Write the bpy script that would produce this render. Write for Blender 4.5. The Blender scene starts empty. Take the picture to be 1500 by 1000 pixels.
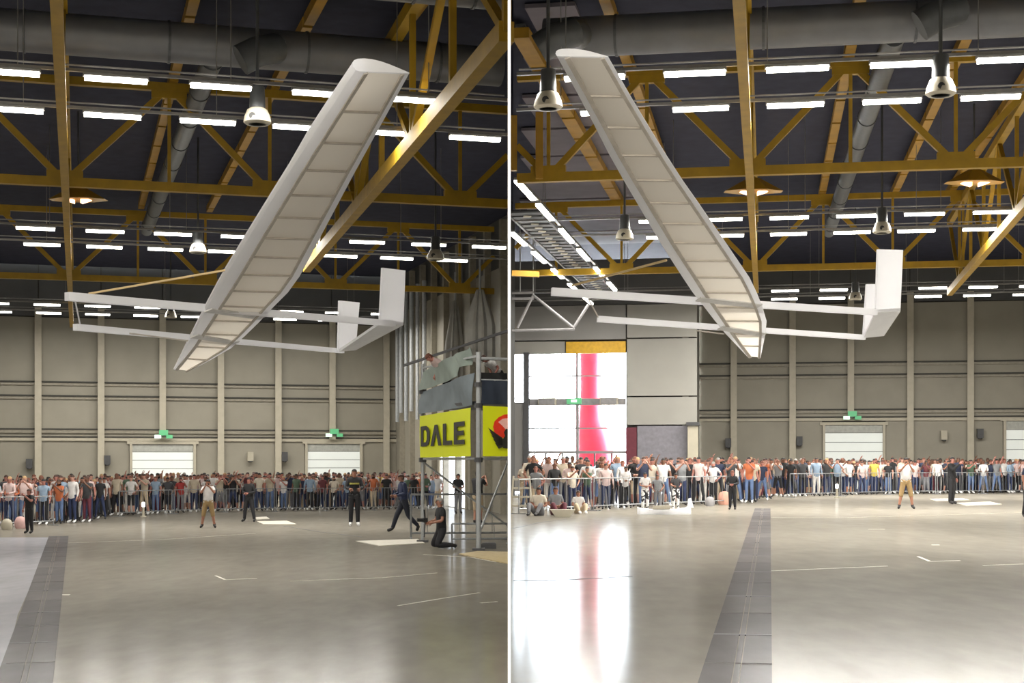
import bpy, bmesh, math, random
from mathutils import Vector, Matrix, Quaternion
random.seed(7)
sc = bpy.context.scene
COL = sc.collection

# ------------------------------------------------------------------ camera, world, lights, exposure
F = 2200.0            # focal length in pixels of the 1500 px wide frame
CX, HZ = 750.0, 676.0 # principal column, horizon row
CAMZ = 2.3            # camera height over the floor of the left hall
cd = bpy.data.cameras.new('camera'); cam = bpy.data.objects.new('camera', cd); COL.objects.link(cam)
cam.location = (0, 0, CAMZ); cam.rotation_euler = (math.pi/2, 0, 0)
cd.sensor_width = 36; cd.lens = F/1500*36; cd.shift_y = (HZ-500)/1500; cd.clip_end = 600
sc.camera = cam
w = bpy.data.worlds.new('world'); sc.world = w; w.use_nodes = True
bg = w.node_tree.nodes['Background']
bg.inputs[0].default_value = (0.86, 0.94, 1.0, 1); bg.inputs[1].default_value = 26.0
sc.view_settings.view_transform = 'Standard'; sc.view_settings.look = 'None'
sc.view_settings.gamma = 1; sc.view_settings.use_curve_mapping = False
sc.view_settings.exposure = 0.5
ROW_POWER = 1350      # watts of each line of ceiling tubes
TUBE_EMIT = 14.0

# ------------------------------------------------------------------ frames of the two halls
class Hall:
    def __init__(s, vpx, floor, c):
        t = (vpx-CX)/F; th = math.atan(t); s.t = t
        s.d = Vector((math.sin(th), math.cos(th), 0)); s.e = Vector((math.cos(th), -math.sin(th), 0))
        s.floor = floor; s.rot = -th; s.c = c; s.cz = CAMZ+c
    def W(s, u, v, z): return s.e*u + s.d*v + Vector((0, 0, z))
    def u_at(s, px, v):
        t = (px-CX)/F
        return v*(t*s.d.y-s.d.x)/(s.e.x-t*s.e.y)
    def cut(s, v): return -v*s.d.x/s.e.x      # u of the partition plane at depth v
    def F(s, px, py):                          # floor point seen at that pixel
        Y = (CAMZ-s.floor)*F/(py-HZ); return Vector(((px-CX)/F*Y, Y, s.floor))
    def uv(s, p): return p.dot(s.e), p.dot(s.d)
def P(px, py, Y): return Vector(((px-CX)/F*Y, Y, CAMZ+(HZ-py)/F*Y))
LH = Hall(112, 0.0, 7.56)
RH = Hall(1128, 0.7, 7.7)
LV, RV = 87.6, 88.0      # depth of the back walls

# ------------------------------------------------------------------ materials
def lin(c):
    return tuple((x/255/12.92 if x/255 <= 0.04045 else ((x/255+0.055)/1.055)**2.4) for x in c)
MATS = {}
def mat(name, rgb, rough=0.6, metal=0.0, var=0.12, scale=6.0, bump=0.0, emit=0.0, coat=0.0, spec=0.5, trans=0.0):
    if name in MATS: return MATS[name]
    m = bpy.data.materials.new(name); m.use_nodes = True; MATS[name] = m
    nt = m.node_tree; b = nt.nodes['Principled BSDF']
    c = lin(rgb)
    tc = nt.nodes.new('ShaderNodeTexCoord'); n = nt.nodes.new('ShaderNodeTexNoise')
    n.inputs['Scale'].default_value = scale; n.inputs['Detail'].default_value = 4
    nt.links.new(tc.outputs['Object'], n.inputs['Vector'])
    r = nt.nodes.new('ShaderNodeValToRGB')
    r.color_ramp.elements[0].position = 0.3; r.color_ramp.elements[1].position = 0.7
    r.color_ramp.elements[0].color = (*[x*(1-var) for x in c], 1)
    r.color_ramp.elements[1].color = (*[min(1, x*(1+var)) for x in c], 1)
    nt.links.new(n.outputs['Fac'], r.inputs['Fac']); nt.links.new(r.outputs['Color'], b.inputs['Base Color'])
    b.inputs['Roughness'].default_value = rough; b.inputs['Metallic'].default_value = metal
    b.inputs['Specular IOR Level'].default_value = spec
    if coat: b.inputs['Coat Weight'].default_value = coat
    if trans: b.inputs['Transmission Weight'].default_value = trans
    if bump:
        bn = nt.nodes.new('ShaderNodeBump'); bn.inputs['Strength'].default_value = bump
        bn.inputs['Distance'].default_value = 0.02
        nt.links.new(n.outputs['Fac'], bn.inputs['Height']); nt.links.new(bn.outputs['Normal'], b.inputs['Normal'])
    if emit:
        b.inputs['Emission Color'].default_value = (*c, 1); b.inputs['Emission Strength'].default_value = emit
    return m
def floor_mat(name, rgb, rough, gloss=.15):
    m = bpy.data.materials.new(name); m.use_nodes = True; nt = m.node_tree; b = nt.nodes['Principled BSDF']
    tc = nt.nodes.new('ShaderNodeTexCoord'); c = lin(rgb)
    n = nt.nodes.new('ShaderNodeTexNoise'); n.inputs['Scale'].default_value = 0.35; n.inputs['Detail'].default_value = 7; n.inputs['Roughness'].default_value = .6
    n2 = nt.nodes.new('ShaderNodeTexNoise'); n2.inputs['Scale'].default_value = 3.2; n2.inputs['Detail'].default_value = 6
    mp = nt.nodes.new('ShaderNodeMapping'); mp.inputs['Scale'].default_value = (1, 0.35, 1)
    nt.links.new(tc.outputs['Object'], mp.inputs['Vector'])
    for k in (n, n2): nt.links.new(mp.outputs['Vector'], k.inputs['Vector'])
    r = nt.nodes.new('ShaderNodeValToRGB'); r.color_ramp.elements[0].position = .35; r.color_ramp.elements[1].position = .68
    r.color_ramp.elements[0].color = (*[x*.80 for x in c], 1); r.color_ramp.elements[1].color = (*[x*1.15 for x in c], 1)
    mx = nt.nodes.new('ShaderNodeMath'); mx.operation = 'MULTIPLY_ADD'; mx.inputs[1].default_value = .35; 
    nt.links.new(n2.outputs['Fac'], mx.inputs[0])
    s = nt.nodes.new('ShaderNodeMath'); s.operation = 'MULTIPLY'; s.inputs[1].default_value = .65
    nt.links.new(n.outputs['Fac'], s.inputs[0]); nt.links.new(s.outputs[0], mx.inputs[2])
    nt.links.new(mx.outputs[0], r.inputs['Fac']); nt.links.new(r.outputs['Color'], b.inputs['Base Color'])
    rr = nt.nodes.new('ShaderNodeMapRange'); rr.inputs['To Min'].default_value = rough*.85; rr.inputs['To Max'].default_value = rough*1.2
    nt.links.new(n.outputs['Fac'], rr.inputs['Value']); nt.links.new(rr.outputs['Result'], b.inputs['Roughness'])
    b.inputs['Specular IOR Level'].default_value = 0.0; b.inputs['Roughness'].default_value = .8
    for l in list(b.inputs['Roughness'].links): nt.links.remove(l)
    g = nt.nodes.new('ShaderNodeBsdfGlossy'); g.inputs['Color'].default_value = (.95, .97, 1, 1); nt.links.new(rr.outputs['Result'], g.inputs['Roughness'])
    mm = nt.nodes.new('ShaderNodeMixShader'); mm.inputs[0].default_value = gloss
    nt.links.new(b.outputs[0], mm.inputs[1]); nt.links.new(g.outputs[0], mm.inputs[2]); nt.links.new(mm.outputs[0], nt.nodes['Material Output'].inputs['Surface'])
    return m
M_floor = floor_mat('polished_concrete', (126, 121, 111), 0.14, .21)
M_trench = floor_mat('trench_steel', (92, 89, 89), .16, .14)
M_seam = mat('dark_seam', (50, 49, 50), .6)
M_tape = mat('white_tape', (196, 190, 176), .5)
M_mat = mat('yellow_mat', (176, 158, 118), .6)
M_board = mat('pale_board', (205, 198, 182), .5)
M_wall = mat('wall_cladding', (142, 137, 124), .55, 0, .08, .6)
M_wall_hi = mat('shaded_dark_wall', (74, 74, 74), .6, 0, .1, .6)  # dark wall grey; also paints the unlit upper back wall
M_groove = mat('wall_groove', (62, 60, 55), .7)
M_col = mat('column_paint', (174, 167, 150), .5, 0, .06, 3)
M_girt = mat('girt_paint', (136, 130, 116), .5)
M_deck = mat('roof_deck', (56, 57, 70), .85, 0, .12, 2, spec=.1)
M_yel = mat('truss_yellow', (152, 118, 0), .6, 0, .15, 2.5, .05)
M_yel2 = mat('purlin_ochre', (156, 116, 16), .6, 0, .15, 2)
M_duct = mat('galvanised_duct', (96, 96, 98), .5, .3, .12, 1.5)
M_duct_d = mat('duct_dark', (66, 68, 70), .5, .2)
M_rail = mat('light_rail', (120, 118, 116), .4, .4)
M_tube = mat('lamp_tube', (255, 252, 240), .4, 0, 0, 3, 0, TUBE_EMIT)
M_warm = mat('warm_lamp', (255, 196, 150), .4, 0, 0, 3, 0, 3.0)
M_white = mat('white_foam', (246, 246, 248), .55, 0, .03, 3)
M_edge = mat('white_edge', (246, 246, 246), .6, 0, .01, 2)
M_cream = mat('cream_fabric', (236, 226, 210), .7, 0, .05, 1.2)
for _M, _k in ((M_white, .55),):
    _nt = _M.node_tree; _t = _nt.nodes.new('ShaderNodeBsdfTranslucent'); _t.inputs['Color'].default_value = (.93, .93, .95, 1)
    _m = _nt.nodes.new('ShaderNodeMixShader'); _m.inputs[0].default_value = _k
    _nt.links.new(_nt.nodes['Principled BSDF'].outputs[0], _m.inputs[1]); _nt.links.new(_t.outputs[0], _m.inputs[2]); _nt.links.new(_m.outputs[0], _nt.nodes['Material Output'].inputs['Surface'])
_nt = M_cream.node_tree; _t = _nt.nodes.new('ShaderNodeBsdfTranslucent'); _t.inputs['Color'].default_value = (.90, .87, .82, 1)
_m = _nt.nodes.new('ShaderNodeMixShader'); _m.inputs[0].default_value = .85
_nt.links.new(_nt.nodes['Principled BSDF'].outputs[0], _m.inputs[1]); _nt.links.new(_t.outputs[0], _m.inputs[2]); _nt.links.new(_m.outputs[0], _nt.nodes['Material Output'].inputs['Surface'])
M_rib = mat('rib_shadow_tape', (188, 180, 170), .7)
M_wood = mat('pale_wood', (205, 178, 132), .6)
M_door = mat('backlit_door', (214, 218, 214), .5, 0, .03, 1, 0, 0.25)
M_doorhi = mat('door_upper', (165, 166, 160), .5)
M_green = mat('exit_green', (90, 170, 120), .5, 0, .05, 3, 0, .3)
M_lgt = mat('exit_white', (215, 245, 225), .5, 0, 0, 3, 0, .6)
M_black = mat('black_plastic', (24, 24, 26), .5)
M_dgrey = mat('dark_grey', (70, 70, 72), .6)
M_grey = mat('mid_grey', (134, 132, 134), .6)
M_steel = mat('scaffold_steel', (165, 168, 170), .4, .15, .1, 8)
M_scrim = mat('grey_scrim', (112, 122, 128), .7, 0, .15, 2)
M_scrim2 = mat('green_grey_scrim', (134, 146, 138), .7, 0, .15, 2)
M_navy = mat('navy_drape', (40, 48, 62), .8, 0, .2, 3)
M_ban = mat('yellow_banner', (222, 230, 20), .5, 0, .03, 1)
M_ink = mat('banner_ink', (46, 44, 36), .6)
M_red = mat('emblem_red', (228, 56, 30), .5)
M_pink = mat('emblem_pink', (250, 190, 180), .5)
M_redinf = mat('red_inflatable', (226, 30, 66), .5, 0, .08, 1)
M_mar = mat('maroon_panel', (96, 34, 48), .6)
M_ylintel = mat('yellow_lintel', (206, 160, 30), .5)
M_part = mat('partition_grey', (120, 118, 114), .6)
M_bar = mat('barrier_zinc', (150, 152, 154), .4, .5)
M_drape = mat('grey_drape', (150, 148, 142), .8, 0, .15, 1.5)

# ------------------------------------------------------------------ mesh helpers
class MB:
    def __init__(s): s.v = []; s.f = []
    def add(s, vs, fs):
        o = len(s.v); s.v += [Vector(x) for x in vs]; s.f += [tuple(i+o for i in f) for f in fs]; return s
    def box(s, c, sx, sy, sz, ex=Vector((1, 0, 0)), ey=None, ez=Vector((0, 0, 1))):
        if ey is None: ey = ez.cross(ex)
        c = Vector(c); vs = []
        for a in (-1, 1):
            for b in (-1, 1):
                for d in (-1, 1): vs.append(c+ex*a*sx/2+ey*b*sy/2+ez*d*sz/2)
        return s.add(vs, [(0,1,3,2),(4,6,7,5),(0,4,5,1),(2,3,7,6),(0,2,6,4),(1,5,7,3)])
    def beam(s, p, q, w, h, up=Vector((0, 0, 1))):
        p = Vector(p); q = Vector(q); a = (q-p); L = a.length
        if L < 1e-6: return s
        a /= L
        if abs(a.dot(up)) > .98: up = Vector((0, 1, 0))
        r = a.cross(up).normalized(); u = r.cross(a)
        return s.box((p+q)/2, L, w, h, a, r, u)
    def tube(s, p, q, r0, r1=None, n=10, cap=True):
        if r1 is None: r1 = r0
        p = Vector(p); q = Vector(q); a = (q-p).normalized()
        t = Vector((0, 0, 1)) if abs(a.z) < .9 else Vector((1, 0, 0))
        x = a.cross(t).normalized(); y = a.cross(x)
        vs = []
        for c, r in ((p, r0), (q, r1)):
            for i in range(n):
                an = 2*math.pi*i/n; vs.append(c+x*r*math.cos(an)+y*r*math.sin(an))
        fs = [(i, (i+1) % n, n+(i+1) % n, n+i) for i in range(n)]
        if cap: fs += [tuple(range(n-1, -1, -1)), tuple(range(n, 2*n))]
        return s.add(vs, fs)
    def loft(s, rings, cap=True):
        n = len(rings[0]); vs = [x for r in rings for x in r]; fs = []
        for k in range(len(rings)-1):
            for i in range(n): fs.append((k*n+i, k*n+(i+1) % n, (k+1)*n+(i+1) % n, (k+1)*n+i))
        if cap: fs += [tuple(range(n-1, -1, -1)), tuple((len(rings)-1)*n+i for i in range(n))]
        return s.add(vs, fs)
    def lathe(s, c, prof, n=14):
        return s.loft([[Vector(c)+Vector((r*math.cos(2*math.pi*i/n), r*math.sin(2*math.pi*i/n), z)) for i in range(n)] for r, z in prof])
    def prism(s, pts, off):
        n = len(pts); off = Vector(off); pts = [Vector(p) for p in pts]
        return s.add(pts+[p+off for p in pts], [tuple(range(n)), tuple(range(2*n-1, n-1, -1))]+[(i, i+n, (i+1) % n+n, (i+1) % n) for i in range(n)])
    def mesh(s, name, org, m, smooth=False):
        me = bpy.data.meshes.new(name); me.from_pydata([v-org for v in s.v], [], s.f)
        bm = bmesh.new(); bm.from_mesh(me); bmesh.ops.recalc_face_normals(bm, faces=bm.faces); bm.to_mesh(me); bm.free()
        me.materials.append(m)
        if smooth:
            for p in me.polygons: p.use_smooth = True
            try: me.set_sharp_from_angle(angle=math.radians(40))
            except Exception: pass
        return me
    def build(s, name, m, parent=None, smooth=False):
        if parent is not None:
            org = ROOTS.get(parent, Vector((0, 0, 0)))
            o = bpy.data.objects.new(name, s.mesh(name, org, m, smooth)); o.parent = parent; ROOTS[o] = org
        else:
            org = sum(s.v, Vector())/len(s.v); org.z = min(v.z for v in s.v)
            o = bpy.data.objects.new(name, s.mesh(name, org, m, smooth)); o.location = org; ROOTS[o] = org
        COL.objects.link(o); return o
ROOTS = {}
def tag(o, label=None, cat=None, group=None, kind=None):
    if label: o['label'] = label
    if cat: o['category'] = cat
    if group: o['group'] = group
    if kind: o['kind'] = kind
    return o
def root(name, loc, label=None, cat=None, group=None, kind=None):
    o = bpy.data.objects.new(name, None); o.location = loc; COL.objects.link(o); ROOTS[o] = Vector(loc)
    o.empty_display_size = .2
    return tag(o, label, cat, group, kind)
def dup(o, parent=None, loc=None, rz=None):
    c = o.copy(); COL.objects.link(c); c.parent = parent
    if loc is not None: c.location = loc
    if rz is not None: c.rotation_euler = (0, 0, rz)
    for ch in list(o.children): dup(ch, c)
    return c
ORD = ['first', 'second', 'third', 'fourth', 'fifth', 'sixth', 'seventh', 'eighth', 'ninth', 'tenth', 'eleventh', 'twelfth', 'thirteenth', 'fourteenth', 'fifteenth', 'sixteenth', 'seventeenth', 'eighteenth', 'nineteenth', 'twentieth']
ZUP = Vector((0, 0, 1))

# ------------------------------------------------------------------ floors
PART_Y0, PART_Y1 = 10.6, 100.0
pe = Vector(((746-CX)/F, 1, 0)).normalized()          # run of the partition
def part_pt(Y, z): return Vector(((746-CX)/F*Y, Y, z))
def floor_slab(H, side, name):
    x0, x1 = (-46, 0) if side < 0 else (0, 40)
    b = MB()
    b.prism([(x0, -17, H.floor), (part_pt(-17, 0).x, -17, H.floor), (part_pt(108, 0).x, 108, H.floor), (x0, 108, H.floor)] if side < 0 else
            [(part_pt(-17, 0).x, -17, H.floor), (x1, -17, H.floor), (x1, 108, H.floor), (part_pt(108, 0).x, 108, H.floor)], (0, 0, -0.3 if side < 0 else -1.0))
    return tag(b.build(name, M_floor), 'glossy grey polished concrete hall floor', None, None, 'structure')
fl = floor_slab(LH, -1, 'floor')
fr = floor_slab(RH, 1, 'floor')
def strip(H, f, u0, u1, v0, v1, step, lab):
    v = v0; i = 0
    while v < v1:
        ve = min(v+step, v1)
        for a, b_ in ((u0, u0+(u1-u0)*.44), (u0+(u1-u0)*.46, u0+(u1-u0)*.54), (u0+(u1-u0)*.56, u1)):
            mid = abs((a+b_)/2-(u0+u1)/2) < .1
            mb = MB().box(H.W((a+b_)/2, (v+ve)/2, H.floor+.004), b_-a, ve-v-.06, .008, H.e, H.d)
            mb.build('trench_cover', M_trench2 if (mid or i % 4 == 1) else M_trench, f)
        if i % 2 == 0:
            MB().box(H.W((u0+u1)/2, v, H.floor+.005), u1-u0, .07, .011, H.e, H.d).build('cover_joint', M_seam, f)
        v = ve; i += 1
M_trench2 = floor_mat('trench_steel_worn', (100, 97, 96), .16, .14)
def u_floor(H, px, py):
    p = H.F(px, py); return H.uv(p)
a = u_floor(LH, 29, 900)[0]; b_ = u_floor(LH, 88, 900)[0]
strip(LH, fl, a, b_, 8, 48.5, 2.0, 'left')
a = u_floor(RH, 1055, 900)[0]; b_ = u_floor(RH, 1130, 900)[0]
strip(RH, fr, a, b_, 6, 52, 2.0, 'right')
MB().prism([LH.F(26, 900)*1, LH.F(77, 787), LH.F(-10, 787), LH.F(-330, 900), LH.F(-330, 1010), LH.F(0, 1010)], (0, 0, .003)).build('floor_sheen', floor_mat('window_sheen_floor', (156, 155, 160), .14, .22), fl)  # paler floor colour stands in for window light reflected left of the trench
def tape(H, f, pts, w, m=None, name='tape_mark', t=.004):
    mb = MB()
    q = [H.F(*p) for p in pts]
    for i in range(len(q)-1): mb.beam(q[i]+ZUP*t/2, q[i+1]+ZUP*t/2, w, t)
    return mb.build(name, m or M_tape, f)
tape(LH, fl, [(316, 843), (330, 849), (376, 847)], .05)
tape(LH, fl, [(583, 887), (650, 876), (702, 868)], .05)
tape(LH, fl, [(704, 883), (728, 881)], .06)
tape(LH, fl, [(425, 851), (560, 846), (640, 839)], .035)
tape(LH, fl, [(88, 871), (102, 871)], .10)
tape(LH, fl, [(100, 795), (240, 790), (374, 781)], .03)
tape(LH, fl, [(620, 812), (690, 816), (726, 823)], .05)
tape(RH, fr, [(1345, 815), (1362, 822), (1406, 821)], .05)
tape(RH, fr, [(1365, 798), (1376, 798)], .08)
tape(RH, fr, [(1272, 775), (1296, 775)], .06)
tape(RH, fr, [(1130, 836), (1300, 829)], .03)
tape(RH, fr, [(1440, 828), (1499, 826)], .03)
tape(RH, fr, [(1130, 758), (1240, 758), (1380, 754), (1499, 750)], .03)
for H, f, pts in ((RH, fr, [(752, 850), (830, 849), (925, 844)]), (RH, fr, [(750, 774), (790, 765), (830, 760)]), (LH, fl, [(415, 770), (470, 779), (530, 786)])):
    tape(H, f, pts, .05, M_seam, 'floor_joint')
def flat(H, pts, m, name, lab, cat, t=.02):
    mb = MB().prism([H.F(*p)+ZUP*.002 for p in pts], (0, 0, t))
    return tag(mb.build(name, m), lab, cat)
flat(LH, [(521, 793), (556, 800), (622, 796), (612, 790)], M_board, 'floor_board', 'pale flat board on the floor before the man in the dark suit', 'board')
flat(LH, [(376, 764), (386, 768), (434, 768), (420, 763)], M_board, 'floor_board', 'pale flat board on the floor right of the spectator in black', 'board')
flat(LH, [(372, 758), (376, 761), (395, 760), (390, 757)], M_board, 'floor_board', 'small pale board lying behind the larger one near the crowd', 'board')
flat(LH, [(672, 812), (744, 826), (744, 809), (700, 808)], M_mat, 'floor_mat', 'tan floor mat at the foot of the scaffold tower', 'mat')
flat(RH, [(1362, 731), (1372, 734), (1422, 733), (1410, 730)], M_board, 'floor_board', 'pale board on the floor behind the person in black', 'board')
flat(RH, [(1400, 737), (1416, 741), (1468, 739), (1450, 735)], M_board, 'floor_board', 'pale board on the floor right of the person in black', 'board')

# ------------------------------------------------------------------ divider strip between the two views, built as a thin wall
zt = 15.0
pt = tag(MB().box((part_pt(PART_Y0, 0)+part_pt(PART_Y1, 0))/2+ZUP*(zt/2), (part_pt(PART_Y1, 0)-part_pt(PART_Y0, 0)).length-.04, .0175, zt, pe).build('wall_divider', M_part), 'tall thin wall standing for the white divider between both halls', None, None, 'structure')
MB().box(part_pt(PART_Y0-.02, zt/2), .06, .0195, zt, pe).build('divider_edge', M_edge, pt)

# ------------------------------------------------------------------ back walls
def back_wall(H, v, u0, u1, ctop, zg, cols, doors, name, lab):
    fz = H.floor
    wl = tag(MB().box(H.W((u0+u1)/2, v+.35, (fz+15)/2), u1-u0, .3, 15-fz, H.e, H.d).build(name, M_groove), lab, None, None, 'structure')
    us = sorted([u0]+[H.u_at(p, v) for p, _ in cols]+[u1])
    base = sorted(us)
    levels = [fz]+zg+[ctop]
    for i in range(len(base)-1):
        a, b = base[i], base[i+1]
        mid = (a+b)/2
        for k in range(len(levels)-1):
            z0, z1 = levels[k]+.05, levels[k+1]-.05
            aa, bb = a, b
            if k == 0:
                # cut away the door openings from the lowest panels
                segs = [(a, b)]
                for (d0, d1, dz) in doors:
                    D0, D1 = H.u_at(d0, v), H.u_at(d1, v)
                    ns = []
                    for (s0, s1) in segs:
                        if D1 <= s0 or D0 >= s1: ns.append((s0, s1)); continue
                        if D0 > s0+.05: ns.append((s0, D0))
                        if D1 < s1-.05: ns.append((D1, s1))
                    segs = ns
                for s0, s1 in segs:
                    MB().box(H.W((s0+s1)/2, v+.15, (z0+z1)/2), s1-s0-.06, .1, z1-z0, H.e, H.d).build('wall_panel', M_wall, wl)
            else:
                MB().box(H.W((a+b)/2, v+.15, (z0+z1)/2), b-a-.06, .1, z1-z0, H.e, H.d).build('wall_panel', M_wall, wl)
        MB().box(H.W((a+b)/2, v+.15, (ctop+15)/2), b-a-.06, .12, 15-ctop-.05, H.e, H.d).build('upper_panel', M_wall_hi, wl)  # upper wall given a dark colour to look unlit
        z = (zg[1]+zg[2]*2)/3
    for j, z in enumerate(zg):
        MB().box(H.W((u0+u1)/2, v+.04, z), u1-u0, .14, .16 if j < 2 else .12, H.e, H.d).build('girt', M_col if j == 0 else M_girt, wl)
        MB().box(H.W((u0+u1)/2, v+.06, z+.14), u1-u0, .1, .08, H.e, H.d).build('girt_shadow_line', M_groove, wl)  # dark strip painted as the shadow line along the girt
    for p, zb in cols:
        u = H.u_at(p, v)
        MB().box(H.W(u, v-.12, (zb+ctop+.5)/2), .30, .26, ctop+.5-zb, H.e, H.d).build('column', M_col, wl)
        MB().box(H.W(u, v-.27, (zb+ctop+.5)/2), .36, .04, ctop+.5-zb, H.e, H.d).build('column_flange', M_col, wl)
    return wl
ul1 = 18.4
wl = back_wall(LH, LV, -14, ul1, 10.4, [3.55, 3.98, 5.85, 6.62], [(-36, 0), (56, 0), (148, 0), (238, 3.6), (323, 0), (407, 0), (486, 3.6), (565, 0)], [(190, 287, 0), (447, 531, 0)], 'wall_back', 'beige panelled back wall of the left hall with columns and girts')
ur0 = RH.u_at(1022, RV)
wr = back_wall(RH, RV, ur0, 22, 11.4, [4.72, 5.15, 7.15, 7.85], [(1075, .7), (1161, .7), (1246, 4.8), (1333, .7), (1421, .7), (1506, .7)], [(1205, 1297, 0), (1470, 1560, 0)], 'wall_back', 'beige panelled back wall of the right hall with columns and girts')
def rdoor(H, v, p0, p1, ztop, zwhite, name, lab):
    u0, u1 = H.u_at(p0, v), H.u_at(p1, v)
    r = root(name, H.W((u0+u1)/2, v, H.floor), lab, None, None, 'structure')
    n = 6; zb = H.floor+.02
    for k in range(n):
        a = zb+(zwhite-zb)*k/n; b = zb+(zwhite-zb)*(k+1)/n
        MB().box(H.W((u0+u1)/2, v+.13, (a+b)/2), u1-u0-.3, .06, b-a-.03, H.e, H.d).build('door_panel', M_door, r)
    MB().box(H.W((u0+u1)/2, v+.12, (zwhite+ztop)/2), u1-u0-.3, .1, ztop-zwhite-.02, H.e, H.d).build('roller_box', M_doorhi, r)
    for u in (u0+.07, u1-.07): MB().box(H.W(u, v+.06, (H.floor+ztop)/2), .15, .24, ztop-H.floor, H.e, H.d).build('door_jamb', M_col, r)
    MB().box(H.W((u0+u1)/2, v+.05, ztop+.08), u1-u0+.3, .2, .16, H.e, H.d).build('door_lintel', M_col, r)
rdoor(LH, LV, 190, 287, 3.3, 2.85, 'door_1', 'white roller door left of centre in the left hall')
rdoor(LH, LV, 447, 531, 3.35, 2.9, 'door_2', 'white roller door near the right end of the left hall')
rdoor(RH, RV, 1205, 1297, 4.4, 3.95, 'door_3', 'white roller door under the exit sign in the right hall')
rdoor(RH, RV, 1470, 1560, 4.6, 4.1, 'door_4', 'white roller door cut by the right edge of the frame')
def exit_sign(H, v, px, z, lab):
    u = H.u_at(px, v)
    r = root('exit_sign', H.W(u, v-.5, z), lab, 'sign')
    MB().box(H.W(u, v-.42, z+.22), .5, .12, .3, H.e, H.d).build('sign_panel', M_green, r)
    for s in (-1, 1):
        MB().box(H.W(u+s*.32, v-.42, z), .36, .12, .2, H.e, H.d).build('lamp_head', M_lgt if s < 0 else M_green, r)
    MB().box(H.W(u, v-.38, z+.02), .9, .05, .06, H.e, H.d).build('bracket', M_dgrey, r)
exit_sign(LH, LV, 239, 3.72, 'green exit sign over the left roller door of the left hall')
exit_sign(LH, LV, 488, 3.85, 'green exit sign over the right roller door of the left hall')
exit_sign(RH, RV, 1248, 4.8, 'green exit sign over the white roller door of the right hall')
def wall_box(H, v, px, z, m, lab, name='wall_speaker', s=.34):
    u = H.u_at(px, v)
    r = root(name, H.W(u, v-.3, z-.3), lab, 'speaker' if name == 'wall_speaker' else 'lamp')
    MB().box(H.W(u, v-.22, z), s, .3, s*1.5, H.e, H.d).build('housing', m, r)
    MB().lathe(H.W(u, v-.25, z-s*.95), [(s*.25, 0), (s*.4, s*.1), (s*.4, s*.2), (s*.3, s*.2)], 8).build('cone', M_dgrey, r)
    MB().box(H.W(u, v-.02, z+s*.4), s*.5, .15, .06, H.e, H.d).build('bracket', M_dgrey, r)
wall_box(LH, LV, 43, 2.2, M_dgrey, 'dark wall speaker beside the first column at far left')
wall_box(LH, LV, 157, 2.4, M_dgrey, 'dark wall speaker right of the second column, left hall')
wall_box(LH, LV, 366, 2.6, M_col, 'pale wall lamp box between two columns, left hall', 'wall_lamp')
wall_box(LH, LV, 416, 2.6, M_dgrey, 'dark wall speaker left of the right-hand roller door, left hall')
wall_box(RH, RV, 1067, 3.4, M_dgrey, 'dark wall speaker left of the first column, right hall')
wall_box(RH, RV, 1171, 3.5, M_dgrey, 'dark wall speaker left of the white roller door, right hall')
wall_box(RH, RV, 1382, 3.8, M_col, 'pale wall lamp box between columns right of the door', 'wall_lamp')
wall_box(RH, RV, 1435, 3.9, M_dgrey, 'dark wall speaker near the right frame edge, right hall')

# side walls
def side_wall(H, u, v0, v1, name, lab, n, ribs=True):
    s = tag(MB().box(H.W(u, (v0+v1)/2, (H.floor+15)/2), .3, v1-v0, 15-H.floor, H.e, H.d).build(name, M_wall_hi if ribs else M_wall), lab, None, None, 'structure')
    sg = -1 if u > 0 else 1
    for i in range(n):
        v = v0+(v1-v0)*(i+.5)/n
        MB().box(H.W(u+sg*.2, v, (H.floor+11)/2), .12, (v1-v0)/n-.1, 11-H.floor, H.e, H.d).build('wall_panel', M_wall, s)
        if ribs: MB().box(H.W(u+sg*.4, v0+(v1-v0)*i/n, (H.floor+13)/2), .3, .25, 13-H.floor, H.e, H.d).build('column', M_girt, s)
    return s
vs = ul1/abs(LH.t)-1
sw = side_wall(LH, ul1+.1, vs+1.4, LV+.3, 'wall_right', 'grey side wall at the right end of the left hall', 9)
side_wall(LH, -14.2, -16, LV+.3, 'wall_left', 'plain side wall of the left hall outside the view', 8, False)
side_wall(RH, 22.2, -16, RV+.3, 'wall_right', 'plain side wall of the right hall outside the view', 8, False)
# rear wall behind the camera
tag(MB().box((8, -16.6, 7.5), 70, .3, 15).build('wall_front', M_wall), 'plain rear wall of the building behind the camera', None, None, 'structure')
# side wall backlit door and pipes (left hall)
vD = 73.5
r = root('door_5', LH.W(ul1-.2, vD, 0), 'small daylit doorway in the side wall behind the scaffold', None, None, 'structure')
MB().box(LH.W(ul1-.14, vD, 1.35), .06, 5.2, 2.6, LH.e, LH.d).build('door_leaf', mat('daylit_door', (235, 242, 250), .5, 0, 0, 1, 0, 3.2), r)
for dv in (-2.7, 2.7): MB().box(LH.W(ul1-.18, vD+dv, 1.35), .12, .2, 2.7, LH.e, LH.d).build('door_jamb', M_col, r)
for i, vv in enumerate((85.6, 84.6, 83.2, 81.8, 80.2, 78.6)):
    tag(MB().tube(LH.W(ul1-.5, vv, 4.6+.5*(i % 2)), LH.W(ul1-.5, vv, 12), .12, n=8).build('wall_pipe', M_steel), 'grey vertical pipe on the side wall, %s from the corner' % ORD[i], 'pipe', 'pipes beside the corner')
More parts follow.
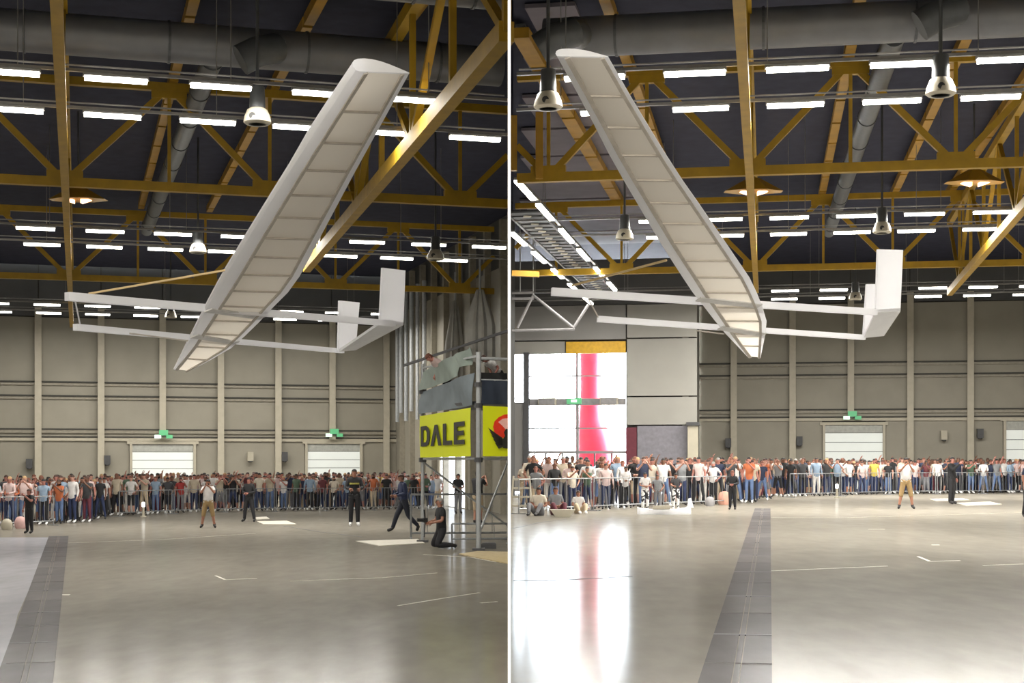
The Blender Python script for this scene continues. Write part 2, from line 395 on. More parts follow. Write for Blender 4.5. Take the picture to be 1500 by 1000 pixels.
# drapes hanging beside the side wall
def drape(name, px, Y, yt, yb, wpx, lab):
    W0 = wpx/F*Y; top = P(px, yt, Y); bot = P(px, yb, Y); n = 26; rings = []
    for j in range(9):
        t = j/8; c = top.lerp(bot, t); sp = .25+.75*min(1, t*2.2)
        rings.append([c+Vector((W0/2*sp*math.cos(2*math.pi*i/n)*(1+.16*math.sin(7*2*math.pi*i/n)), .35*sp*math.sin(2*math.pi*i/n)*(1+.3*math.sin(9*2*math.pi*i/n)), 0)) for i in range(n)])
    o = MB().loft(rings).build(name, M_drape, None, True)
    r = tag(o, lab, 'drape')
    MB().tube(top+ZUP*1.4, top, .05, n=8).build('hanging_rod', M_steel, o)
drape('hanging_drape', 667, 74, 440, 598, 30, 'grey gathered drape hanging left of the other above the tower')
drape('hanging_drape', 703, 66, 424, 530, 40, 'larger grey gathered drape hanging above the scaffold tower')
tag(MB().beam(P(592, 535, 70), P(745, 484, 62), .1, .1).build('drape_cable', M_dgrey), 'dark sagging cable running behind the leaning spectators', 'cable')

# ------------------------------------------------------------------ bulkhead with glazed opening (right hall, left side)
BV = 76.0
fz = RH.floor
bw = root('wall_left', RH.W(-8, BV, fz), 'grey bulkhead wall left in the right hall with a big glazed opening', None, None, 'structure')
def yz(py, Y=76.2): return CAMZ+(HZ-py)/F*Y
def bbox_(p0, p1, y0, y1, m, name, par, dv=0.0, th=.3):
    a, b = RH.u_at(p0, BV), RH.u_at(p1, BV)
    z1, z0 = yz(y0), max(yz(y1), fz)
    return MB().box(RH.W((a+b)/2, BV+dv, (z0+z1)/2), b-a, th, z1-z0, RH.e, RH.d).build(name, m, par)
M_wallg = mat('bulkhead_grey', (150, 148, 142), .6, 0, .08, .5)
M_wallg2 = mat('bulkhead_dark', (132, 130, 128), .6, 0, .08, .5)
bbox_(750, 917, 447, 497, M_wallg2, 'wall_panel', bw)
bbox_(750, 828, 499, 517, M_wallg, 'wall_panel', bw)
bbox_(830, 917, 500, 517, M_ylintel, 'lintel_panel', bw, -.05)
bbox_(750, 1022, 380, 446, M_wall_hi, 'upper_panel', bw)
bbox_(748.5, 917, 380, 516, M_groove, 'wall_core', bw, .2, .1)
for (y0, y1) in ((447, 495), (497, 580), (582, 622)):
    bbox_(919, 1021, y0, y1, M_wallg, 'wall_panel', bw)
bbox_(917, 1021, 380, 720, M_groove, 'wall_core', bw, .2, .1)
bbox_(917, 933, 626, 720, M_mar, 'wall_panel', bw)
bbox_(934, 1007, 624, 720, mat('shutter_grey', (120, 118, 126), .6), 'wall_panel', bw)
bbox_(1008, 1023, 622, 720, M_col, 'column', bw, -.2, .5)
bbox_(1006, 1025, 619, 624, M_dgrey, 'column_capital', bw, -.25, .6)
bbox_(750, 768, 590, 720, M_wallg2, 'wall_panel', bw)
bbox_(768, 776, 515, 720, M_dgrey, 'column', bw, -.1, .4)
bbox_(776, 917, 686, 720, M_wallg2, 'wall_panel', bw)
# return face back to the rear wall
MB().box(RH.W(ur0-.05, (BV+RV)/2, (fz+15)/2), .3, RV-BV, 15-fz, RH.e, RH.d).build('return_panel', M_wallg, bw)
wn = root('window_1', RH.W(-9, BV, fz), 'overexposed glazed opening with steel mullions in the bulkhead wall', None, None, 'structure')
for (p0, p1, y0, y1, m) in ((776, 917, 583, 593, M_grey), (844, 846.5, 517, 583, M_grey), (776, 917, 549, 551, M_grey), (776, 917, 626, 628, M_grey),
                             (776, 917, 660, 664, M_grey), (782, 784, 664, 686, M_dgrey), (798, 801, 664, 686, M_dgrey), (822, 825, 664, 686, M_dgrey), (844, 848, 593, 686, M_grey), (870, 872, 664, 686, M_dgrey), (895, 897, 664, 686, M_dgrey)):
    bbox_(p0, p1, y0, y1, m, 'mullion', wn, 0, .1)
for (p0, p1, y0, y1) in ((750, 768, 522, 588),):
    bbox_(p0, p1, 588, 591, M_dgrey, 'sill', wn, 0, .2)
mg = bpy.data.materials.new('window_glass'); mg.use_nodes = True; nt = mg.node_tree
g1 = nt.nodes.new('ShaderNodeBsdfTransparent'); g2 = nt.nodes.new('ShaderNodeBsdfGlossy'); g2.inputs['Roughness'].default_value = .03
mxs = nt.nodes.new('ShaderNodeMixShader'); mxs.inputs[0].default_value = .06
nt.links.new(g1.outputs[0], mxs.inputs[1]); nt.links.new(g2.outputs[0], mxs.inputs[2]); nt.links.new(mxs.outputs[0], nt.nodes['Material Output'].inputs['Surface'])
for (p0, p1, y0, y1) in ((750, 768, 517, 588), (776, 844, 517, 583), (846.5, 917, 517, 583), (776, 844, 593, 660), (848, 917, 593, 660), (776, 917, 664, 686)):
    bbox_(p0, p1, y0, y1, mg, 'pane', wn, .02, .02)
for (p, lab) in ((803, 'left white loudspeaker on the middle bar of the bright opening'), (893, 'right white loudspeaker on the middle bar of the bright opening')):
    u = RH.u_at(p, BV); r = root('wall_speaker', RH.W(u, BV-.3, yz(594)), lab, 'speaker')
    MB().box(RH.W(u, BV-.3, yz(588)), .9, .4, .38, RH.e, RH.d).build('housing', M_col, r)
    MB().box(RH.W(u, BV-.52, yz(588)), .8, .03, .3, RH.e, RH.d).build('grille', M_grey, r)
u = RH.u_at(842, BV); r = root('exit_sign', RH.W(u, BV-.3, yz(590)), 'pale green exit sign on the middle bar of the bright opening', 'sign')
MB().box(RH.W(u, BV-.25, yz(587)), .75, .15, .3, RH.e, RH.d).build('sign_panel', M_green, r)
MB().box(RH.W(u, BV-.34, yz(587)), .3, .02, .14, RH.e, RH.d).build('sign_symbol', M_lgt, r)
# outside
tag(MB().prism([(-2, 96, fz-.1), (-24+24, 90, fz-.1), (-1, 170, fz-.1), (30, 170, fz-.1), (14, 96, fz-.1)], (0, 0, -.2)).build('pavement', mat('pavement', (190, 188, 184), .8)), 'bright pavement outside the glazed opening', None, None, 'structure')
inf = MB(); rings = []
for (py, px, hw) in ((700, 873, 29), (680, 873, 28), (655, 872, 26), (640, 870, 24), (628, 868, 22), (615, 866, 18), (600, 865, 16), (570, 865, 15), (540, 865, 15), (515, 865, 16), (500, 865, 17), (490, 865, 10)):
    Y = 92; c = P(px, py, Y); rings.append([c+Vector((hw/F*Y*math.cos(2*math.pi*i/18), hw/F*Y*math.sin(2*math.pi*i/18), 0)) for i in range(18)])
inf.loft(rings)
tag(inf.build('inflatable_column', M_redinf, None, True), 'red inflatable column standing outside behind the bright opening', 'inflatable')
tag(MB().tube(Vector((P(846, 705, 97).x, 97, fz-.1)), P(846, 500, 97), .14, n=8).build('flag_pole', mat('pink_pole', (226, 150, 160), .5)), 'pale pink pole beside the red inflatable outside', 'pole')

# ------------------------------------------------------------------ roof deck, ducts
def deck(H, side, v0, v1, u0, u1, z):
    rings = []; n = int((v1-v0)/.55); prof = []
    for i in range(n):
        v = v0+i*.55
        dp = .1 if v < 33.5 else .0
        prof += [(v, z), (v+.3, z), (v+.34, z+dp), (v+.51, z+dp)] if dp else [(v, z)]
    vsl = []; fs = []
    for (v, zz) in prof:
        c = H.cut(v)
        if v < 10.6 * (1 if side < 0 else 1): c = H.cut(max(v, 0))
        a, b = (u0, min(u1, c-.03)) if side < 0 else (max(u0, c+.03), u1)
        vsl += [H.W(a, v, zz), H.W(b, v, zz)]
    for i in range(len(prof)-1): fs.append((2*i, 2*i+1, 2*i+3, 2*i+2))
    o = MB().add(vsl, fs)
    # thick top so the deck is a slab
    k = len(vsl); o.add([x+ZUP*.4 for x in (vsl[0], vsl[1], vsl[-1], vsl[-2])], [(0, 1, 2, 3)])
    return tag(o.build('ceiling', M_deck), 'dark corrugated metal roof deck of the hall', None, None, 'structure')
DZ = 13.25
deck(LH, -1, -18, LV+1, -14, ul1+.3, DZ)
deck(RH, 1, -18, RV+1, -16, 22.3, DZ+.1)
def duct(name, p, q, r, lab, m=None, seams=6, parent=None):
    p = Vector(p); q = Vector(q)
    rt = root(name, (p+q)/2-ZUP*r, lab, 'duct')
    MB().tube(p, q, r, n=20).build('duct_run', m or M_duct, rt, True)
    for i in range(seams):
        c = p.lerp(q, (i+.5)/seams); a = (q-p).normalized()
        MB().tube(c-a*.03, c+a*.03, r+.025, n=20).build('duct_flange', M_duct_d, rt)
    return rt
def zc(py, Y): return CAMZ+(HZ-py)/F*Y
# lateral ducts: left
v = 35.2; z = 11.9
duct('ventilation_duct', LH.W(-9, v, z), LH.W(LH.cut(v)-.3, v, z), .46, 'big round duct running across under the left hall roof')
v = 30.3; z = 12.1
duct('ventilation_duct', LH.W(LH.u_at(470, v), v, z), LH.W(LH.cut(v)-.2, v, z), .34, 'nearest round duct cut by the top frame edge, left hall', None, 3)
v = 34.8; z = 12.2
duct('ventilation_duct', RH.W(RH.u_at(798, v), v, z), RH.W(15, v, z), .46, 'big round duct running across under the right hall roof')
def drop(H, px, py, Yv, lab, ch=7.2, s=1.0, dz=0):
    # jet diffuser hanging mid-bay
    Y = ch*F/(HZ-py); p = P(px, py, Y)
    r = root('air_diffuser', p-ZUP*.2, lab, 'diffuser')
    MB().lathe(p, [(.24*s, -.16*s), (.29*s, -.12*s), (.27*s, .0), (.21*s, .14*s), (.12*s, .2*s)], 18).build('diffuser_bell', M_col if s > .9 else M_col, r, True)
    MB().tube(p+Vector((-.06, -.27*s, -.03*s)), p+Vector((-.06, -.20*s, -.03*s)), .07*s, n=10).build('nozzle', M_black, r)
    MB().lathe(p, [(.18*s, -.16*s), (.2*s, -.13*s)], 14).build('nozzle_ring', M_duct_d, r)
    top = DZ-p.z-(.0 if H is LH else -.1)
    MB().tube(p+ZUP*.2, p+ZUP*top, .035*s, n=8).build('drop_pipe', M_duct_d, r, True)
    MB().tube(p+ZUP*.18, p+ZUP*.62, .17*s, .15*s, n=14).build('drop_sleeve', M_duct_d, r, True)
    return p
drop(LH, 377, 171, 0, 'white bell diffuser hanging between the nearest light rows, left hall')
drop(LH, 290, 364, 0, 'white bell diffuser left of the wing, middle bay, left hall')
drop(LH, 638, 374, 0, 'grey bell diffuser right of the wing, middle bay, left hall', 6.8)
drop(LH, 250, 461, 0, 'small bell diffuser above the left boom in the far bay')
drop(RH, 1378, 128, 0, 'white bell diffuser by the nearest light rows, right hall')
drop(RH, 803, 148, 0, 'white bell diffuser left of the wing tip, right hall')
drop(RH, 1292, 334, 0, 'bell diffuser in the middle bay above the tail fins')
drop(RH, 915, 344, 0, 'bell diffuser in the middle bay left of the wing')
drop(RH, 1253, 434, 0, 'small bell diffuser in the far bay, right hall')
for H, px, lab in ((LH, 310, 'grey round duct running along the left hall roof'), (RH, 1300, 'grey round duct running along the right hall roof')):
    v = 38; u = H.u_at(px, v); 
    duct('roof_duct', H.W(u+.0, 35.9, 12.2), H.W(u-.35, 66, 12.2), .26, lab, M_duct_d, 9)
# dark elbow hanging off the cross duct
for H, px, v, z, lab in ((LH, 402, 33.6, 11.5, 'dark duct elbow under the cross duct, left hall'), (RH, 1400, 33.2, 11.95, 'dark duct elbow at right under the cross duct, right hall'), (RH, 838, 33.2, 11.85, 'dark duct elbow above the wing tip, right hall')):
    c = H.W(H.u_at(px, v), v, z); r = root('duct_elbow', c-ZUP*.4, lab, 'duct')
    pts = [c+H.d*.9+ZUP*.2, c+H.d*.45+ZUP*.15, c, c-H.e*.4-ZUP*.12, c-H.e*.75-ZUP*.32]
    rings = []
    for i, q in enumerate(pts):
        a = (pts[min(i+1, 4)]-pts[max(i-1, 0)]).normalized(); x = a.cross(ZUP).normalized(); y = a.cross(x)
        rings.append([q+x*.34*math.cos(2*math.pi*k/14)+y*.34*math.sin(2*math.pi*k/14) for k in range(14)])
    MB().loft(rings).build('elbow_pipe', M_duct_d, r, True)

sf = root('trim_1', RH.W(-9, 50, DZ-.15), 'grey soffit cladding under the roof at left of the right hall', None, None, 'structure')
M_soff = mat('soffit_grey', (104, 98, 106), .8, 0, .12, 1)
for k in range(9):
    v = 35.6+k*4.4; a = max(-15.5, RH.cut(v)+.3)
    MB().box(RH.W((a-4.6)/2, v+2.1, DZ+.0), -4.6-a, 4.1, .1, RH.e, RH.d).build('soffit_panel', M_soff, sf)
# ------------------------------------------------------------------ trusses
def truss(H, side, v, u0, u1, node, pitch, lab, w=.17, zt=2.75):
    a, b = (u0, min(u1, H.cut(v)-.15)) if side < 0 else (max(u0, H.cut(v)+.15), u1)
    r = root('roof_truss', H.W((a+b)/2, v, H.cz), lab, 'truss')
    zb = H.cz; z1 = zb+zt
    MB().box(H.W((a+b)/2, v, zb), b-a, w*1.3, w*1.45, H.e, H.d).build('bottom_chord', M_yel, r)
    MB().box(H.W((a+b)/2, v, z1), b-a, w*1.2, w*1.3, H.e, H.d).build('top_chord', M_yel, r)
    k0 = math.floor((a-node)/pitch)-1; k1 = math.ceil((b-node)/pitch)+1
    for k in range(k0, k1):
        u = node+k*pitch; low = (k % 2 == 0)
        if a < u < b:
            MB().box(H.W(u, v, (zb+z1)/2), w*.55, w*.6, zt, H.e, H.d).build('vertical_strut', M_yel, r)
            MB().box(H.W(u, v, zb+.16 if low else z1-.16), .95, w*1.1, .3, H.e, H.d).build('gusset_plate', M_yel, r)
        p = (u, zb) if low else (u, z1); q = (u+pitch, z1) if low else (u+pitch, zb)
        t0, t1 = 0., 1.
        if p[0] < a: t0 = (a-p[0])/pitch
        if q[0] > b: t1 = (b-p[0])/pitch
        if t1-t0 > .02:
            pp = [(p[0]+(q[0]-p[0])*t, p[1]+(q[1]-p[1])*t) for t in (t0, t1)]
            MB().beam(H.W(pp[0][0], v, pp[0][1]), H.W(pp[1][0], v, pp[1][1]), w*.9, w*1.0).build('diagonal_strut', M_yel, r)
    return r
nL = LH.u_at(95, 42.4); pL = (LH.u_at(395, 42.4)-nL)/2
nR = RH.u_at(1095, 40.3); pR = (RH.u_at(1400, 40.3)-nR)/2
truss(LH, -1, 42.4, -12, ul1, nL, pL, 'nearest yellow cross truss of the left hall behind the wing')
truss(LH, -1, 64.3, -12, ul1-.6, nL, pL, 'farther yellow cross truss of the left hall')
truss(RH, 1, 40.3, -16, 20, nR, pR, 'nearest yellow cross truss of the right hall behind the wing')
truss(RH, 1, 60.6, -16, 20, nR, pR, 'farther yellow cross truss of the right hall')
def long_truss(H, pa, pb, lab, w=.17):
    zb = H.cz-.45; z1 = zb+3.0
    A = P(pa[0], pa[1], (zb-CAMZ)*F/(HZ-pa[1])); B = P(pb[0], pb[1], (zb-CAMZ)*F/(HZ-pb[1]))
    r = root('roof_girder', A-ZUP*.2, lab, 'truss')
    up = ZUP*3.0; L = (B-A).length; n = max(2, int(L/4))
    MB().beam(A, B, w, w*1.3).build('bottom_chord', M_yel, r)
    MB().beam(A+up, B+up, w, w*1.2).build('top_chord', M_yel, r)
    for k in range(n):
        a, b = A.lerp(B, k/n), A.lerp(B, (k+1)/n)
        MB().beam(a, a+up, w*.5, w*.5, H.e).build('vertical_strut', M_yel, r)
        if k % 2 == 0: MB().beam(a, b+up, w*.6, w*.6).build('diagonal_strut', M_yel, r)
        else: MB().beam(a+up, b, w*.6, w*.6).build('diagonal_strut', M_yel, r)
long_truss(LH, (80, -60), (105, 476), 'yellow lengthwise girder over the dark floor trench, left hall', .19)
long_truss(LH, (742, 46), (449, 392), 'yellow lengthwise girder slanting down behind the wing, left hall', .26)
long_truss(RH, (1079, -60), (1108, 425), 'yellow lengthwise girder over the dark floor trench, right hall', .19)
long_truss(RH, (1560, 232), (1391, 428), 'yellow lengthwise girder slanting down at the right frame edge', .22)
# purlins at the top chord level, in segments with dark joint gaps
def purlin(H, u, v0, v1, lab, w=.24, m=None, z=None):
    r = root('roof_purlin', H.W(u, v0, DZ-.5), lab, 'beam')
    z = z or H.cz+3.0; v = v0
    while v < v1:
        e = min(v+3.0, v1)
        MB().beam(H.W(u, v+.06, z), H.W(u, e-.14, z), w, .26).build('purlin_segment', m or M_yel2, r)
        v = e
    MB().beam(H.W(u, v0, z+.17), H.W(u, v1, z+.17), w*.6, .08).build('purlin_flange', M_duct_d, r)
us = [LH.u_at(240, 42.4*1.0), LH.u_at(345, 46), LH.u_at(600, 34.5)]
zp = LH.cz+3.0
def u_high(H, px, py, z):  # lateral offset of a lengthwise line at height z through a pixel
    Y = (z-CAMZ)*F/(HZ-py); p = P(px, py, Y); return H.uv(p)[0]
for i, (px, py) in enumerate(((240, 170), (352, 220), (600, 25))):
    u = u_high(LH, px, py, zp)
    purlin(LH, u, max(24, abs(u)/.29+1.2), 64, '%s ochre roof purlin from the left, left hall' % ORD[i])
for i, (px, py) in enumerate(((822, 150), (945, 160), (1228, 160), (1352, 190), (1478, 150))):
    u = u_high(RH, px, py, RH.cz+3.0)
    purlin(RH, u, max(24, (-u)/.1718+1.2 if u < 0 else 24), 62, '%s ochre roof purlin from the left, right hall' % ORD[i], .42 if i == 0 else .26)

# ------------------------------------------------------------------ ceiling light rows
def make_light(L=1.2):
    r = root('ceiling_light', (0, 0, 0))
    MB().box((0, 0, .06), L+.06, .13, .07).build('housing', M_rail, r)
    MB().box((0, 0, 0), L, .15, .075).build('tube', M_tube, r)
    return r
proto = make_light(); first = True
proto_long = make_light(2.9); 
def area(H, p, L, rz, power, wdt=.16):
    ld = bpy.data.lights.new('tube_light', 'AREA'); ld.shape = 'RECTANGLE'; ld.size = L; ld.size_y = wdt; ld.energy = power
    ld.color = (1.0, .96, .88)
    o = bpy.data.objects.new('tube_light', ld); o.location = p; o.rotation_euler = (0, 0, rz); COL.objects.link(o)
used = {'p': False, 'l': False}
def light_row(H, side, v, ref, pitch, u0, u1, rowlab, dc=0.0, rail0=None):
    boost = .62 if v < 40 else (1.0 if v < 60 else 1.0)
    global proto
    hall = 'left' if side < 0 else 'right'
    c = H.cut(v)
    a, b = (u0, min(u1, c-.1)) if side < 0 else (max(u0, c+.1), u1)
    ra = a if rail0 is None else max(rail0, c+.1)
    z = H.cz+dc
    rr = root('light_rail', H.W((ra+b)/2, v, z), 'thin grey rail carrying the %s light row, %s hall' % (rowlab, hall), 'rail')
    MB().beam(H.W(ra, v, z+.14), H.W(b, v, z+.14), .07, .06).build('rail_bar', M_rail, rr)
    MB().beam(H.W(ra, v+.25, z+.3), H.W(b, v+.25, z+.3), .03, .03).build('conduit', M_rail, rr)
    u = ra+1
    while u < b:
        MB().tube(H.W(u, v, z+.16), H.W(u, v, DZ), .012, n=5).build('hanger_rod', M_rail, rr); u += pitch*2
    ur = H.u_at(ref, v); k = math.ceil((a+.4-ur)/pitch); n = 0
    vis = []
    while ur+k*pitch < b-.5:
        vis.append(ur+k*pitch); k += 1
    for n, u in enumerate(vis):
        if not used['p']: o = proto; used['p'] = True; o.location = H.W(u, v, z); o.rotation_euler = (0, 0, H.rot)
        else: o = dup(proto, None, H.W(u, v, z), H.rot)
        o['label'] = '%s bright tube light from the left in the %s row, %s hall' % (ORD[min(n, 19)], rowlab, hall)
        o['category'] = 'light'; o['group'] = 'tube lights of the %s hall' % hall
    area(H, H.W((a+b)/2, v, z-.06), b-a, H.rot, ROW_POWER*(b-a)/14*(.57 if side < 0 else 1.15)*boost)
def row_v(H, px, py, dc=0):
    Y = (H.c+dc)*F/(HZ-py); return H.uv(P(px, py, Y))[1]
RL = ['nearest', 'second nearest', 'third nearest', 'fourth nearest', 'fifth nearest', 'farthest']
for i, (px, py, ref, pitch) in enumerate(((170, 117, 170, 2.05), (165, 170, 165, 2.05), (154, 339, 154, 2.18), (153, 362, 153, 2.1), (143, 448.5, 143, 2.35), (143, 460.5, 143, 2.4))):
    light_row(LH, -1, row_v(LH, px, py), ref, pitch, -6.2, ul1-2.4, RL[i])
for i, (px, py, ref, pitch, u0) in enumerate(((1168, 101, 1168, 2.0, -5.2), (1165, 154, 1165, 2.03, -5.4), (1156, 319, 1156, 2.07, -4.9), (1155, 343, 1155, 2.1, -4.9), (1150, 426, 1150, 2.15, -1.5), (1149, 438, 1149, 2.2, -1.5))):
    light_row(RH, 1, row_v(RH, px, py), ref, pitch, u0, 16, RL[i], 0, -16)
# unseen rows added in the same rhythm; the rear pair is boosted as frontal fill
for n, v in enumerate((9.5, 12.6, -11.7, -8.6)):
    for H, side in ((LH, -1), (RH, 1)):
        a, b = (-9, H.cut(max(v, 0))-.3) if side < 0 else (H.cut(max(v, 0))+.3, 12)
        rr = root('light_rail', H.W((a+b)/2, v, H.cz), 'added overhead light strip out of frame, %s row, %s hall' % (ORD[n], 'left' if side < 0 else 'right'), 'rail')
        MB().beam(H.W(a, v, H.cz+.1), H.W(b, v, H.cz+.1), .14, .08).build('rail_bar', M_rail, rr)
        MB().beam(H.W(a+.2, v, H.cz+.03), H.W(b-.2, v, H.cz+.03), .1, .05).build('tube', M_tube, rr)
        area(H, H.W((a+b)/2, v, H.cz-.08), b-a-.4, H.rot, ROW_POWER*(b-a)/14*((.35 if side < 0 else .15) if v > 0 else 4.2))
# lengthwise rows at the left of the right hall
for j, (px, py, Ys) in enumerate(((748, 255, (41.2, 45.9, 50.8, 55.6, 60.8, 65.8)), (748, 340, (51.3, 56.0, 61.0, 66.0, 71.5)))):
    u = u_high(RH, px, py, RH.cz)
    y0 = Ys[0]-.8; y1 = Ys[-1]+2.2
    rr = root('light_rail', RH.W(u, y0, RH.cz), '%s lengthwise grey light rail at left of the right hall' % ('upper' if j == 0 else 'lower'), 'rail')
    MB().beam(RH.W(u, y0+.9, RH.cz+.14), RH.W(u, y1, RH.cz+.14), .09, .08).build('rail_bar', M_rail, rr)
    for n, Y in enumerate(Ys):
        v = Y*1.0-.0
        if j == 0 and n == 0: v += .9
        p = RH.W(u, v, RH.cz)
        if not used['l']: o = proto_long; used['l'] = True; o.location = p; o.rotation_euler = (0, 0, RH.rot+math.pi/2)
        else: o = dup(proto_long, None, p, RH.rot+math.pi/2)
        o['label'] = '%s bright tube from the near end of the %s lengthwise light line' % (ORD[n], 'upper' if j == 0 else 'lower')
        o['category'] = 'light'; o['group'] = 'lengthwise tube lights'
    area(RH, RH.W(u, (y0+y1)/2+.5, RH.cz-.07), y1-y0-1.5, RH.rot+math.pi/2, ROW_POWER*.5)
# perforated cable tray between them
uu = (u_high(RH, 748, 255, RH.cz)+u_high(RH, 748, 340, RH.cz))/2
r = root('cable_tray', RH.W(uu, 47, RH.cz), 'dark ladder-like cable tray between the two lengthwise light lines', 'tray')
for s in (-.55, .55): MB().beam(RH.W(uu+s, 47.5, RH.cz+.25), RH.W(uu+s, 73, RH.cz+.25), .08, .12).build('tray_rail', M_dgrey, r)
MB().beam(RH.W(uu, 47.5, RH.cz+.34), RH.W(uu, 73, RH.cz+.34), 1.0, .04).build('tray_base', M_black, r)
mb = MB(); v = 47.5
while v < 73:
    mb.beam(RH.W(uu-.55, v, RH.cz+.25), RH.W(uu+.55, v, RH.cz+.25), .5, .05); v += .8
mb.build('tray_rung', M_dgrey, r)
mb = MB(); v = 47.7
while v < 73:
    mb.beam(RH.W(uu-.1, v, RH.cz+.19), RH.W(uu+.12, v+.1, RH.cz+.19), .12, .04); v += .8
mb.build('tray_clip', M_col, r)
# orange high bay lamps behind the first cross trusses
for H, px, py, lab in ((LH, 112, 292, 'warm high bay lamp behind the girder, left hall'), (RH, 1105, 280, 'warm high bay lamp behind the girder, right hall'), (RH, 1430, 267, 'warm high bay lamp at upper right of the right hall')):
    Y = 46.5 if H is LH else 45.5; p = P(px, py, Y); r = root('high_bay_lamp', p, lab, 'lamp')
    for s in (-1, 1):
        MB().prism([p+Vector((s*.12, 0, .12)), p+Vector((s*.42, 0, 0)), p+Vector((s*.12, 0, -.1))], (0, .25, 0)).build('lamp_lens', M_warm, r)
    MB().loft([[p+Vector((.95*math.cos(k*math.pi/4+.39), .5*math.sin(k*math.pi/4+.39)+.2, .02)) for k in range(8)], [p+Vector((.2*math.cos(k*math.pi/4+.39), .2*math.sin(k*math.pi/4+.39)+.2, .42)) for k in range(8)]]).build('reflector', M_yel2, r)
    MB().tube(p+Vector((0, .2, .4)), Vector((p.x, p.y+.2, DZ-.06)), .03, n=6).build('suspension_rod', M_dgrey, r)
# grey lattice girder, far left of the right hall
r = root('lattice_girder', P(800, 484, 66), 'thin grey lattice girder above the bright opening', 'truss')
for (a, b) in (((750, 484), (842, 482)), ((758, 480), (781, 432)), ((781, 432), (840, 480)), ((840, 480), (862, 446)), ((750, 429), (782, 428)), ((750, 437), (782, 437))):
    MB().tube(P(a[0], a[1], 66), P(b[0], b[1], 66), .06, n=7).build('lattice_bar', M_grey, r)
for q in ((781, 432), (762, 429)): MB().tube(P(q[0], q[1], 66), Vector((P(q[0], q[1], 66).x, 66, DZ+.1)), .03, n=6).build('hanger_rod', M_steel, r)
# ochre bracing seen at far left of the right hall
r = root('roof_brace', P(800, 262, 42), 'ochre knee bracing at the left end of the right hall', 'beam')
for (a, b, Y) in (((790, 165), (790, 262), 40.6), ((752, 170), (752, 250), 40.6), ((750, 400), (790, 402), 56)):
    MB().beam(P(*a, Y), P(*b, Y), .2, .2).build('brace_bar', M_yel2, r)
